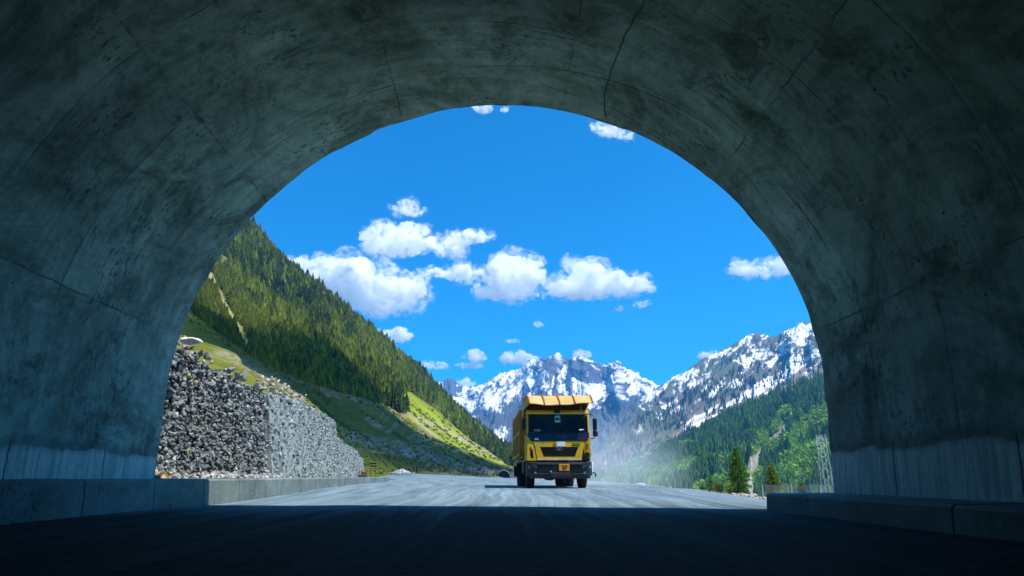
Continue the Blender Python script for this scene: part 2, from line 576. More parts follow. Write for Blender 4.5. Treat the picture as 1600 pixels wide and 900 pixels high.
# the dust lies outside; swept asphalt within the bore, thin tyre-carried dust lines on it
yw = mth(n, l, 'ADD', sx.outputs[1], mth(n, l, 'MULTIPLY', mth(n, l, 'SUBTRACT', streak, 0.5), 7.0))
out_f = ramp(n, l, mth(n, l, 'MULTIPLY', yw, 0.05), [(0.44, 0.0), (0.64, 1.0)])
thin = mth(n, l, 'MULTIPLY', ramp(n, l, streak, [(0.48, 0.0), (0.70, 0.55)]), ramp(n, l, mth(n, l, 'MULTIPLY', sx.outputs[1], 0.05), [(0.1, 0.3), (0.5, 1.0)]))
grit = node_noise(n, l, ob, 9, 3, 0.6)
asp = mixc(n, l, 1.0, asp, ramp(n, l, grit, [(0.36, 0.25), (0.66, 1.9)]), 'MULTIPLY')
asp = mixc(n, l, thin, asp, (0.16, 0.18, 0.185))
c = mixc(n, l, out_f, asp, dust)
l.new(c, b.inputs["Base Color"])
b.inputs["Roughness"].default_value = 0.9
b.inputs["Specular IOR Level"].default_value = 0.15
bump(n, l, b, mth(n, l, 'ADD', agg, mth(n, l, 'MULTIPLY', streak, 1.5)), 0.6, 0.02)
M_ROAD = m
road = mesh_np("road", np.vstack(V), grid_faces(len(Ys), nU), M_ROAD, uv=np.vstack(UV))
tag(road, kind="structure")

# near ground: shoulder, then the slope that drops to the valley
M_GROUND = col_mat("stony ground", 0.95, 0.35, 0.9, 0.6, 5.0, 0.06, 0.15, 9.0)
gx = np.concatenate([np.linspace(-75, -16, 24), np.linspace(-15, 32, 150), np.linspace(33, 160, 40)])
gy = np.concatenate([np.linspace(-60, 8, 30), np.linspace(8.5, 80, 170), np.geomspace(81, 420, 70)])
GX, GY = np.meshgrid(gx, gy)


def ground_z(X, Y):
    e = x_edge(Y)
    d = X - e
    z = gz(np.minimum(X, e), Y) - 0.012 * sm(-1, 0, d) - 0.05
    z = z - np.clip(d, 0, None) * 0.105
    sh = 7.0 + 2.0 * fbm(Y * 0.05, 1.0, 3, 4) - sm(55, 150, Y) * 4
    z = z - np.clip(d - sh, 0, None) * 0.75 * sm(0, 3, d - sh)
    z = z - np.clip(Y - 285, 0, None) * 0.5
    z = z + sm(-0.3, 2, d) * (fbm(X * 0.8, Y * 0.8, 5, 6) - 0.5) * 0.28
    return np.maximum(z, -41)


GZ = ground_z(GX, GY)
d = GX - x_edge(GY)
nz = fbm(GX * 0.6, GY * 0.6, 5, 12)
gcol = np.array([0.30, 0.29, 0.27])[None, None] * (0.75 + 0.5 * nz[..., None])
grass = sm(0.46, 0.6, fbm(GX * 0.35, GY * 0.35, 4, 31) + 0.05 * np.clip(d - 5, -2, 8))[..., None] * sm(3, 6, d)[..., None]
gcol = gcol * (1 - grass) + np.array([0.10, 0.13, 0.035]) * grass
keep = GZ.ravel()
gobj = mesh_np("ground", np.column_stack([GX.ravel(), GY.ravel(), GZ.ravel()]), grid_faces(len(gy), len(gx)), M_GROUND, cols=gcol.reshape(-1, 3))
tag(gobj, kind="structure")
gp = np.linspace(-9000, 9000, 60)
A, B_ = np.meshgrid(gp, gp)
vf = mesh_np("valley_floor", np.column_stack([A.ravel(), B_.ravel(), np.full(A.size, -42.0)]), grid_faces(60, 60), M_GROUND,
             cols=np.tile(np.array([0.09, 0.11, 0.05]), (A.size, 1)))
tag(vf, kind="structure")


# kerbs: cast lengths with open joints between them
def kerb(name, line, width, height, label, seg=1.9):
    line, s = resample(line, 0.1)
    tan = np.gradient(line, axis=0); tan /= np.linalg.norm(tan, axis=1)[:, None]
    nor = np.column_stack([-tan[:, 1], tan[:, 0]]) * np.sign(width)
    bm = bmesh.new()
    k = 0
    step = int(seg / 0.1)
    while k < len(line) - 2:
        e = min(k + step, len(line) - 1)
        idx = list(range(k, e, 3)) + [e]
        rows = []
        jit = rr.uniform(-0.004, 0.004)
        for q, i in enumerate(idx):
            p = line[i].copy()
            if q == 0: p = p + tan[i] * 0.011
            if q == len(idx) - 1: p = p - tan[i] * 0.011
            z0 = float(gz(p[0], p[1])) * 0.0
            hz = height + jit + (float(fbm(s[i] * 1.2, 0.3, 3, 5)) - 0.5) * 0.03
            rough = (float(fbm(s[i] * 2.1, 4.0, 4, 15)) - 0.5) * 0.03
            prof_ = [(rough - 0.03, -0.2), (rough, hz - 0.03), (rough + 0.03, hz), (abs(width), hz + 0.01), (abs(width), -0.2)]
            rows.append([bm.verts.new((p[0] + nor[i][0] * a, p[1] + nor[i][1] * a, z0 + zz)) for a, zz in prof_])
        for A_, B2 in zip(rows[:-1], rows[1:]):
            for j in range(5):
                bm.faces.new((A_[j], A_[(j + 1) % 5], B2[(j + 1) % 5], B2[j]))
        bm.faces.new(rows[0]); bm.faces.new(rows[-1][::-1])
        k = e
    bmesh.ops.recalc_face_normals(bm, faces=bm.faces)
    me = bpy.data.meshes.new(name); bm.to_mesh(me); bm.free(); me.materials.append(M_CONC)
    o = bpy.data.objects.new(name, me); COL.objects.link(o)
    tag(o, label, "kerb")
    return o


kerb("kerb", KERB_L[0:10], 0.78, 0.43, "raised concrete kerb running out of the tunnel below the stone walls")
kerb("kerb", [(KERB_R, -38), (KERB_R, 2), (KERB_R, 10.4)], -1.0, 0.235, "low dark concrete kerb ending squarely beside the bright road on the tree side", 5.6)

# ------------------------------------------------------------------ hills
def catmull(Pk, n):
    """Pk (k,...,3) control rows -> n rows"""
    k = len(Pk)
    t = np.linspace(0, k - 1 - 1e-6, n); i = np.floor(t).astype(int); f = (t - i)
    g = lambda j: Pk[np.clip(j, 0, k - 1)]
    p0, p1, p2, p3 = g(i - 1), g(i), g(i + 1), g(i + 2)
    f = f.reshape((-1,) + (1,) * (Pk.ndim - 1))
    return 0.5 * (2 * p1 + (p2 - p0) * f + (2 * p0 - 5 * p1 + 4 * p2 - p3) * f ** 2 + (3 * p1 - p0 - 3 * p2 + p3) * f ** 3)


def loft(rows, nu, nv):
    """rows: list of control polylines with equal counts; returns grid (nv,nu,3)"""
    G = np.array(rows, float)
    G = catmull(G, nv)
    return np.swapaxes(catmull(np.swapaxes(G, 0, 1), nu), 0, 1)


def normals(G):
    du = np.gradient(G, axis=1); dv = np.gradient(G, axis=0)
    N = np.cross(du, dv); N /= np.linalg.norm(N, axis=2)[..., None] + 1e-9
    N *= np.where(N[..., 2:3] < 0, -1, 1)
    return N


def px_dist(PX, PY, line):
    """pixel distance to a polyline"""
    best = np.full(PX.shape, 1e9)
    for (x0, y0), (x1, y1) in zip(line[:-1], line[1:]):
        dx, dy = x1 - x0, y1 - y0
        t = np.clip(((PX - x0) * dx + (PY - y0) * dy) / (dx * dx + dy * dy), 0, 1)
        best = np.minimum(best, np.hypot(PX - x0 - t * dx, PY - y0 - t * dy))
    return best


def above(PX, PY, line):
    """pixels above the polyline (positive when above)"""
    ln = np.array(line, float)
    return np.interp(PX, ln[:, 0], ln[:, 1]) - PY


def inside(PX, PY, poly):
    r = np.zeros(PX.shape, bool); n_ = len(poly)
    for i in range(n_):
        x0, y0 = poly[i]; x1, y1 = poly[(i + 1) % n_]
        c = ((y0 > PY) != (y1 > PY)) & (PX < (x1 - x0) * (PY - y0) / (y1 - y0 + 1e-9) + x0)
        r ^= c
    return r


w = lambda x, y, z: np.array([x, y, z], float)
row0 = [w(-13, 2, 2.6), w(-7.2, 14, 2.75), w(-7.5, 22, 2.5), w(-9.9, 39, 3.2), w(-11.4, 56, 0.3), at(596, 741, 90) - w(0, 0, 1.2), at(645, 740, 152), at(720, 745, 190), at(800, 748, 262), at(870, 750, 420)]
row1 = [w(-26, 6, 8), at(285, 528, 30), at(385, 575, 36), at(480, 628, 62), at(540, 686, 105), at(580, 695, 140), at(640, 708, 195), at(710, 724, 250), at(785, 739, 340), at(872, 749, 480)]
row2 = [at(150, 420, 110), at(292, 508, 110), at(375, 552, 120), at(455, 592, 150), at(530, 620, 215), at(572, 630, 240), at(630, 650, 300), at(702, 682, 390), at(785, 722, 480), at(876, 748, 610)]
row3 = [at(190, 260, 390), at(325, 430, 370), at(420, 487, 390), at(490, 520, 430), at(560, 560, 480), at(600, 580, 510), at(648, 612, 560), at(720, 664, 660), at(795, 716, 770), at(880, 747, 860)]
row4 = [at(262, 198, 700), at(386, 369, 690), at(448, 431, 710), at(516, 490, 750), at(590, 552, 800), at(628, 581, 840), at(666, 613, 890), at(736, 683, 990), at(804, 730, 1090), at(884, 748, 1180)]
row5 = [p + w(-200, 120, -30) for p in row4]
GL = loft([row0, row1, row2, row3, row4, row5], 420, 300)
NL = normals(GL)
dist = np.linalg.norm(GL, axis=2)
amp = np.clip(dist * 0.012, 0.15, 6.0)
vv = np.linspace(0, 1, GL.shape[0])[:, None]
dn = (fbm(GL[..., 0] * 0.02 + GL[..., 1] * 0.004, GL[..., 1] * 0.02, 6, 41) - 0.5) * 2
dn2 = (ridged(GL[..., 1] * 0.012, GL[..., 2] * 0.006, 4, 77) - 0.45) * 1.2
ampv = amp * sm(0.0, 0.12, vv)
GL = GL + NL * (ampv * (dn * 0.9 + dn2 * 0.5))[..., None] * np.array([0.6, 0.6, 1.0])
NL = normals(GL)
PX, PY = to_px(GL.reshape(-1, 3)); PX = PX.reshape(GL.shape[:2]); PY = PY.reshape(GL.shape[:2])
wob = (fbm(PX * 0.03, PY * 0.03, 4, 3) - 0.5) * 26
FOREST_LOW = [(200, 400), (286, 470), (300, 494), (340, 522), (385, 545), (440, 575), (480, 592), (540, 612), (600, 624), (628, 640), (640, 618), (610, 600), (612, 598)]
FL = [(100, 380), (286, 475), (310, 498), (350, 528), (392, 556), (440, 582), (480, 597), (540, 617), (605, 632), (612, 628), (640, 612), (680, 640), (705, 662), (740, 690), (800, 730), (900, 760)]
nf = fbm(GL[..., 0] * 0.05, GL[..., 1] * 0.05, 5, 19)
nf2 = fbm(GL[..., 0] * 0.3, GL[..., 1] * 0.3, 4, 29)
col = np.array([0.112, 0.135, 0.009]) * (0.45 + 0.9 * nf[..., None]) * (0.6 + 0.8 * fbm(GL[..., 0] * 0.9, GL[..., 1] * 0.9, 4, 37)[..., None])                    # grass
col = col * (1 - 0.25 * nf2[..., None]) + np.array([0.08, 0.07, 0.02]) * 0.35 * nf2[..., None]


def lay(col, f, c): return col * (1 - f[..., None]) + np.array(c) * f[..., None]


SOIL = (0.26, 0.20, 0.13); GREY = (0.15, 0.15, 0.12); PALE = (0.36, 0.31, 0.22)
# meadow strip: sunlight put into the colour as lighter grass
lit_mead = inside(PX, PY, [(612, 600), (640, 612), (680, 640), (740, 690), (805, 724), (800, 732), (690, 690), (640, 655)])
col = lay(col, lit_mead * 0.9, (0.21, 0.26, 0.018))
# bare soil scars and tracks cut across the slope
for line, wdt, c, s_ in [
    ([(455, 590), (530, 618), (575, 628), (620, 644), (655, 655)], 6, SOIL, .8),
    ([(655, 655), (700, 676), (740, 694), (790, 716), (803, 724)], 5, PALE, .75),
    ([(680, 660), (740, 692)], 4, (0.28, 0.22, 0.10), .6),
    ([(575, 655), (590, 664), (606, 672)], 4, PALE, .8),
    ([(648, 680), (680, 692), (728, 708)], 3, PALE, .75),
    ([(345, 552), (400, 578), (440, 600), (470, 622)], 9, (0.25, 0.21, 0.15), .85),
    ([(536, 677), (600, 690), (660, 706), (720, 722), (800, 742)], 7, (0.22, 0.215, 0.17), .7),
    ([(545, 686), (600, 698), (660, 714), (720, 728), (790, 742)], 6, (0.17, 0.17, 0.16), 1.0),
    ([(552, 702), (600, 706), (640, 712)], 2.5, (0.27, 0.27, 0.24), .7),
    ([(660, 720), (730, 732), (800, 744)], 10, (0.16, 0.15, 0.12), .65),
    ([(660, 738), (720, 742), (800, 746)], 6, (0.20, 0.16, 0.11), .6),
    ([(735, 700), (770, 712), (800, 724)], 5, (0.30, 0.26, 0.17), .6)]:
    dd = px_dist(PX + wob * .3, PY + wob * 0.3, line) / (0.35 + 1.3 * fbm(PX * 0.06, PY * 0.12, 4, int(wdt * 7)))
    brk_ = sm(0.42, 0.54, fbm(PX * 0.13, PY * 0.4, 5, int(wdt * 5) + 3, 0.65))
    col = lay(col, np.clip(1.4 - dd / wdt, 0, 1) * s_ * (0.10 + 0.75 * brk_), np.array(c))
strk = fbm((PX + PY * 0.9) * 0.16, (PY - PX * 0.5) * 0.012, 4, 57)
scar = inside(PX, PY, [(575, 630), (640, 650), (700, 690), (690, 710), (600, 668)])
col = lay(col, scar * sm(0.50, 0.72, strk + 0.25 * (fbm(PX * 0.12, PY * 0.12, 4, 58) - 0.5)) * 0.5, (0.24, 0.21, 0.14))
# forest floor
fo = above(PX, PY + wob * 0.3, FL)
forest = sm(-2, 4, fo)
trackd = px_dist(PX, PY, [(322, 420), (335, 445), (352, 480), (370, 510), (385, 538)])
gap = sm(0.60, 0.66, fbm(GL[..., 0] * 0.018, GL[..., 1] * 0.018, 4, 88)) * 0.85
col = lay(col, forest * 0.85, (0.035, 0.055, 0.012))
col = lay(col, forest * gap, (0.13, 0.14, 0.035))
col = lay(col, np.clip(1.4 - trackd / 5, 0, 1) * 0.9, (0.34, 0.30, 0.12))
M_HILL = col_mat("hillside earth and grass", 0.95, 0.35, 0.05, 0.7, 0.4, 0.6, 0.1, 0.7)
nv, nu = GL.shape[:2]
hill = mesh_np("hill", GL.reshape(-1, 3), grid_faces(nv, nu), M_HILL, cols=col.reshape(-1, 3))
tag(hill, kind="structure")


# ---- conifers
def conifer_arrays(tiers, spokes, rng, slim=0.25):
    """unit-height conifer made of ragged drooping tiers; returns V, F"""
    V_, F_ = [], []
    off = 0
    for k in range(tiers):
        t = k / tiers
        z0 = 0.06 + 0.80 * t ** 0.95
        top = min(1.0, z0 + (0.94 / tiers) * 2.1)
        if k == tiers - 1: top = 1.0
        r = slim * (1 - t) ** 0.8 + 0.015
        a0 = rng.uniform(0, 6.28)
        V_.append((rng.normal(0, .006), rng.normal(0, .006), top))
        nn = spokes * 2
        for j in range(nn):
            a = a0 + 2 * math.pi * j / nn
            q = r * (rng.uniform(0.85, 1.25) if j % 2 == 0 else rng.uniform(0.40, 0.62))
            V_.append((math.cos(a) * q, math.sin(a) * q, z0 + (rng.uniform(-0.02, 0.01) if j % 2 == 0 else rng.uniform(0.02, 0.05))))
        for j in range(nn):
            F_.append((off, off + 1 + j, off + 1 + (j + 1) % nn))
        off += nn + 1
    return np.array(V_), np.array(F_, np.int32)


def shrub_arrays(rng, n=26):
    V_, F_ = [], []
    for k in range(n):
        d_ = rng.normal(size=3); d_ /= np.linalg.norm(d_); d_[2] = abs(d_[2])
        c = d_ * rng.uniform(0.25, 0.5) * np.array([1, 1, 1.1]) + np.array([0, 0, 0.12])
        for q in range(3):
            a, b2 = rng.normal(size=3) * 0.16, rng.normal(size=3) * 0.16
            i = len(V_)
            V_ += [c - a * .5, c + a * .5 + b2 * .3, c + b2]
            F_.append((i, i + 1, i + 2))
    return np.array(V_), np.array(F_, np.int32)


def scatter_mesh(name, pts, heights, protos, cols, mat):
    rng = np.random.default_rng(5)
    Vs, Fs, Cs = [], [], []
    off = 0
    which = rng.integers(0, len(protos), len(pts))
    for k, (PV, PF) in enumerate(protos):
        sel = np.where(which == k)[0]
        if len(sel) == 0: continue
        a = rng.uniform(0, 6.28, len(sel)); h = heights[sel]; wd = h * rng.uniform(0.8, 1.25, len(sel))
        ca, sa = np.cos(a) * wd, np.sin(a) * wd
        X = PV[None, :, 0] * ca[:, None] - PV[None, :, 1] * sa[:, None] + pts[sel, 0:1]
        Y = PV[None, :, 0] * sa[:, None] + PV[None, :, 1] * ca[:, None] + pts[sel, 1:2]
        Z = PV[None, :, 2] * h[:, None] + pts[sel, 2:3]
        nvv = PV.shape[0]
        Vs.append(np.stack([X, Y, Z], -1).reshape(-1, 3))
        Fs.append((PF[None] + (np.arange(len(sel)) * nvv)[:, None, None] + off).reshape(-1, 3))
        cc = cols[sel][:, None, :] * rng.uniform(0.8, 1.2, (len(sel), nvv, 1))
        Cs.append(cc.reshape(-1, 3))
        off += nvv * len(sel)
    return mesh_np(name, np.vstack(Vs), np.vstack(Fs), mat, cols=np.vstack(Cs), smooth=False)


def leaf_mat(name):
    m, n, l, b = new_mat(name)
    a = n.new("ShaderNodeVertexColor"); a.layer_name = "Col"
    k = ramp(n, l, node_noise(n, l, coord(n), 1.5, 5), [(0.3, 0.75), (0.7, 1.25)])
    c = mixc(n, l, 1.0, a.outputs[0], k, 'MULTIPLY')
    l.new(c, b.inputs["Base Color"])
    b.inputs["Roughness"].default_value = 0.75
    b.inputs["Specular IOR Level"].default_value = 0.15
    tr = n.new("ShaderNodeBsdfTranslucent"); l.new(c, tr.inputs[0])
    mx = n.new("ShaderNodeMixShader"); mx.inputs[0].default_value = 0.22
    l.new(b.outputs[0], mx.inputs[1]); l.new(tr.outputs[0], mx.inputs[2])
    l.new(mx.outputs[0], n["Material Output"].inputs[0])
    return m


M_NEEDLE = leaf_mat("conifer needles")
M_LEAF = leaf_mat("shrub leaves")
M_BARK = simple("bark", (0.11, 0.075, 0.05), 0.9, 0, 0.35, 9, bumps=0.6)
CON5 = [conifer_arrays(5 + k % 3, 6, np.random.default_rng(k)) for k in range(7)]
CON3 = [conifer_arrays(4, 4, np.random.default_rng(40 + k), 0.15) for k in range(6)]
SHR = [shrub_arrays(np.random.default_rng(80 + k)) for k in range(5)]


def sample_surface(G, n, rng):
    """random points on a grid surface, uniform by area"""
    d1 = G[1:, :-1] - G[:-1, :-1]; d2 = G[:-1, 1:] - G[:-1, :-1]
    ar = np.linalg.norm(np.cross(d1, d2), axis=2)
    p = (ar / ar.sum()).ravel()
    idx = rng.choice(len(p), n, p=p)
    i, j = np.divmod(idx, ar.shape[1])
    a, b2 = rng.uniform(0, 1, (2, n, 1))
    return G[i, j] + (G[i + 1, j] - G[i, j]) * a + (G[i, j + 1] - G[i, j]) * b2, i, j


rng = np.random.default_rng(11)
pts, ii, jj = sample_surface(GL[:255], 420000, rng)
tx, ty = to_px(pts)
far_ = np.linalg.norm(pts, axis=1)
kp = rng.uniform(0, 1, len(pts)) < np.clip((260.0 / far_) ** 2, 0, 1)     # small near trees stand closer together
pts, tx, ty = pts[kp], tx[kp], ty[kp]
wobp = (fbm(tx * 0.03, ty * 0.03, 4, 3) - 0.5) * 26
fo = above(tx, ty + wobp * 0.3, FL)
trd = px_dist(tx, ty, [(322, 420), (335, 445), (352, 480), (370, 510), (385, 538)])
gp_ = fbm(pts[:, 0] * 0.018, pts[:, 1] * 0.018, 4, 88)
ok = (fo > 1) & (trd > 6.5) & (rng.uniform(0, 1, len(pts)) > sm(0.58, 0.66, gp_) * 0.85) & (tx > 180) & (tx < 880)
pts = pts[ok]; tx, ty = tx[ok], ty[ok]; gp_ = gp_[ok]
pts = pts[:34000]; tx, ty, gp_ = tx[:34000], ty[:34000], gp_[:34000]
print('TREES', len(pts))
hts = np.clip(np.linalg.norm(pts, axis=1) * 0.0150, 2.1, 11.0) * rng.uniform(0.4, 1.25, len(pts)) * np.where(rng.uniform(0, 1, len(pts)) > 0.90, 1.35, 1.0)
tone = 0.5 * fbm(pts[:, 0] * 0.012, pts[:, 1] * 0.012, 4, 60) + 0.5 * fbm(tx * 0.055, ty * 0.055, 4, 61)
base = np.array([0.062, 0.098, 0.007]) + (tone[:, None] - 0.42) * np.array([0.34, 0.38, 0.01])
base = np.clip(base, [0.014, 0.028, 0.004], 1) * rng.uniform(0.35, 1.5, (len(pts), 1))
br = rng.uniform(0, 1, len(pts)) > 0.95
base[br] = np.array([0.20, 0.24, 0.03])
near_track = (px_dist(tx, ty, [(322, 420), (352, 480), (385, 538)]) < 32)
base[near_track] = base[near_track] * 0.5 + np.array([0.11, 0.13, 0.02]) * 0.5
sc = scatter_mesh("hillside_forest", pts - [0, 0, 0.5], hts, CON5, base, M_NEEDLE)
tag(sc, "dense conifer forest covering the steep hillside above the stone walls", "forest", kind="stuff")

pts, ii, jj = sample_surface(GL[12:150], 26000, rng)
tx, ty = to_px(pts); dd_ = np.linalg.norm(pts, axis=1)
kp = (rng.uniform(0, 1, len(pts)) < np.clip((170.0 / dd_) ** 2, 0, 1)) & (above(tx, ty, FL) < -3) & (dd_ > 50) & (fbm(pts[:, 0] * 0.06, pts[:, 1] * 0.06, 4, 131) > 0.50)
kp &= (px_dist(tx, ty, [(345, 552), (400, 578), (440, 600), (470, 622)]) > 9)
hp_ = pts[kp][:2200]; dk_ = np.linalg.norm(hp_, axis=1)
sc = scatter_mesh("hillside_scrub", hp_, np.clip(dk_ * .0032, .2, 1.6) * rng.uniform(.4, 1.3, len(hp_)), SHR, np.array([0.10, 0.135, 0.016]) * rng.uniform(.5, 1.7, (len(hp_), 1)), M_LEAF)
tag(sc, "low scrub and tussocks dotting the grass below the hill forest", "scrub", kind="stuff")

# single conifers that stand out along the lower edge of that forest and on its skyline
proto_cache = {}


def lone_conifer(p, h, label, group, k, c):
    root = empty("conifer", tuple(p), random.uniform(0, 6))
    tag(root, label, "tree", group)
    key = (k, c)
    if key not in proto_cache:
        PV, PF = CON5[k]
        cc = np.tile(np.array(c), (len(PV), 1)) * np.random.default_rng(k).uniform(0.75, 1.25, (len(PV), 1))
        o_ = mesh_np("crown", PV, PF, M_NEEDLE, root, cols=cc, smooth=False)
        t_ = MB(); t_.cyl((0, 0, -0.04), (0, 0, 0.5), 0.022, 0.01, 6); t_ = t_.build("trunk", M_BARK, root)
        proto_cache[key] = (o_, t_)
    else:
        for q in proto_cache[key]:
            d_ = q.copy(); COL.objects.link(d_); d_.parent = root
    root.scale = (h, h, h)
    return root


def nearest_on(G, PXg, PYg, px, py, rows):
    q = (PXg[rows] - px) ** 2 + (PYg[rows] - py) ** 2
    i, j = np.unravel_index(np.argmin(q), q.shape)
    return G[rows][i, j]


rl = slice(60, 255)
for k, (px, py, h) in enumerate([(613, 636, 11), (618, 640, 12), (623, 643, 11), (629, 645, 9), (635, 645, 10), (604, 632, 9)]):
    p = nearest_on(GL, PX, PY, px, py, rl)
    lone_conifer(p - [0, 0, .3], h, "dark conifer at the forest foot where the bright meadow begins", "dark conifers at the foot of the forest", k % 7, (0.035, 0.07, 0.014))
for k, (px, py, h) in enumerate([(404, 387, 12), (430, 412, 13), (446, 428, 14), (468, 448, 12), (489, 466, 14), (512, 486, 12), (531, 502, 13), (548, 516, 12), (566, 531, 15), (588, 550, 13), (606, 563, 12), (622, 576, 14), (641, 592, 13), (656, 604, 12), (673, 619, 18), (690, 638, 12)]):
    p = nearest_on(GL, PX, PY, px, py, slice(220, 246))
    lone_conifer(p - [0, 0, .3], h, "tall conifer rising above the skyline of the forested hill", "conifers on the hill skyline", k % 7, (0.03, 0.06, 0.015))

# ------------------------------------------------------------------ snow mountains
M_MOUNT = col_mat("mountain rock and snow", 0.85, 0.16, 0.004, 0.5, 0.02, 6.0, 0.2, 0.03)


def mountain(name, sky_line, foot, nu, nv, disp, seed, snow_fn, fr=(16, 3)):
    """sky_line/foot: polylines of world points with equal counts"""
    A_ = np.array(sky_line); B2 = np.array(foot)
    mid1 = A_ * 0.72 + B2 * 0.28; mid2 = A_ * 0.38 + B2 * 0.62
    mid1[:, 2] -= (A_[:, 2] - B2[:, 2]) * 0.04
    mid2[:, 2] -= (A_[:, 2] - B2[:, 2]) * 0.06
    back = A_ + (A_ - B2) * np.array([0.35, 0.35, 0]) - np.array([0, 0, 1]) * (A_[:, 2:3] - B2[:, 2:3]) * 0.3
    fine = np.linspace(0, len(A_) - 1, nu)
    lin = lambda Q: np.column_stack([np.interp(fine, np.arange(len(Q)), Q[:, k]) for k in range(3)])
    rows = [lin(back), lin(A_), lin(mid1), lin(mid2), lin(B2)]
    G = catmull(np.array(rows), nv)
    N = normals(G)
    u = np.linspace(0, 1, nu)[None, :] * np.ones((nv, 1)); v = np.linspace(0, 1, nv)[:, None] * np.ones((1, nu))
    arc = np.concatenate([[0], np.cumsum(np.linalg.norm(np.diff(lin(A_), axis=0), axis=1))])
    uu = (arc / arc[-1])[None, :] * np.ones((nv, 1))
    wx = uu + (fbm(uu * 14, v * 6, 5, seed + 5) - 0.5) * 0.035 + (v - .25) * 0.06 * np.sin(uu * 7 + seed)
    r1 = ridged(wx * fr[0], v * fr[1], 6, seed)
    r2 = fbm(wx * fr[0] * 3.1, v * fr[1] * 3, 5, seed + 9)
    r3 = ridged(wx * fr[0] * 5.5 + v * 5, v * fr[1] * 3.6, 5, seed + 19, 0.7)
    body = sm(0.22, 0.5, v)
    crest = np.exp(-((v - 0.25) / 0.05) ** 2)
    dz = (r1 - 0.42) * disp * (0.30 + 0.9 * body) * (1 - 0.72 * crest) + ((r2 - 0.5) * 0.35 + (r3 - 0.45) * 0.34) * disp * (1 - .5 * crest)
    G = G + N * dz[..., None]
    N = normals(G)
    colr = snow_fn(G, N, uu, v, r1, r2, r3)
    o_ = mesh_np(name, G.reshape(-1, 3), grid_faces(nv, nu), M_MOUNT, cols=colr.reshape(-1, 3))
    tag(o_, kind="structure")
    return G


SNOW = np.array([0.80, 0.81, 0.82]); ROCK = np.array([0.075, 0.085, 0.10]); ROCK2 = np.array([0.11, 0.10, 0.09])


def snow_main(G, N, u, v, r1, r2, r3):
    hz = (G[..., 2] + 42) / (G[..., 2].max() + 42)
    X_, Y_ = to_px(G.reshape(-1, 3)); X_ = X_.reshape(u.shape); Y_ = Y_.reshape(u.shape)
    # gullies and ribs fan out from the two summits
    th = np.arctan2(Y_ - 520, X_ - 872) + (fbm(X_ * .06, Y_ * .06, 4, 211) - .5) * 0.16
    rad = np.hypot(Y_ - 520, X_ - 872)
    rib = ridged(th * 9.0, rad * 0.012, 5, 203, 0.68)
    rib2 = ridged(th * 26.0, rad * 0.022, 4, 205, 0.68)
    st = fbm(X_ * .16, Y_ * .16, 5, 201, .65)
    wv = (fbm(X_ * .05, Y_ * .05, 4, 209) - .5) * 34
    bare = sm(-6, 22, above(X_ + wv, -Y_ - wv * .6, [(640, -690), (690, -665), (730, -652), (760, -640), (800, -624), (830, -612), (870, -606), (920, -640), (960, -604), (985, -614), (1036, -622), (1100, -640)]))
    bare = np.maximum(bare, inside(X_ + wv * .4, Y_ + wv * .3, [(880, 561), (930, 566), (962, 578), (940, 596), (920, 602), (896, 590)]) * 0.9)
    bare = np.maximum(bare, inside(X_ + wv * .3, Y_, [(845, 562), (868, 556), (880, 575), (870, 590), (850, 578)]) * 0.6)
    k = 0.72 - 0.50 * (rib - 0.30) - 0.42 * (rib2 - 0.35) + 0.40 * (st - 0.5) - 0.30 * (r3 - .42) - 0.34 * bare
    k = k + 0.22 * inside(X_ + wv * .5, Y_ + wv * .3, [(745, 700), (765, 665), (800, 668), (790, 690), (800, 715), (780, 720)])
    s = sm(0.515, 0.565, k)
    rock = ROCK * (0.7 + 0.6 * r2[..., None])
    return rock * (1 - s[..., None]) + SNOW * s[..., None]


sk = [(560, 640), (640, 640), (700, 628), (730, 612), (760, 597), (790, 583), (815, 576), (835, 567), (850, 561), (868, 553), (878, 557), (886, 563), (897, 559), (912, 562), (925, 563), (934, 571), (945, 575), (955, 570), (968, 570), (980, 576), (990, 584), (1003, 592), (1036, 607), (1080, 640), (1130, 690), (1180, 720)]
mountain("snow_mountain", [at(x, y, 4200 + 250 * math.sin(k * 1.3)) for k, (x, y) in enumerate(sk)],
         [at(x, 746 + 10, 2500) for x, y in sk], 900, 420, 120, 301, snow_main, (17, 2.6))
sk2 = [(520, 500), (590, 545), (640, 577), (655, 584), (668, 592), (676, 597), (690, 599), (705, 592), (712, 597), (718, 604), (730, 606), (745, 604), (765, 604), (800, 630), (850, 680)]


def snow_far(G, N, u, v, r1, r2, r3):
    st = fbm(u * 90 + v * 18, v * 12, 5, 221)
    hz = (G[..., 2] + 42) / (G[..., 2].max() + 42)
    peak = np.exp(-((to_px(G.reshape(-1, 3))[0].reshape(u.shape) - 705) / 16.0) ** 2)
    s = sm(0.40, 0.47, st - 0.5 * (r1 - 0.45) + 0.5 * (hz - 0.5) - peak * 0.35)
    return ROCK * (0.8 + 0.5 * r2[..., None]) * (1 - s[..., None]) + SNOW * s[..., None]


mountain("snow_mountain", [at(x, y, 5000) for x, y in sk2], [at(x + 20, 752, 3300) for x, y in sk2], 420, 240, 110, 411, snow_far, (10, 2.4))

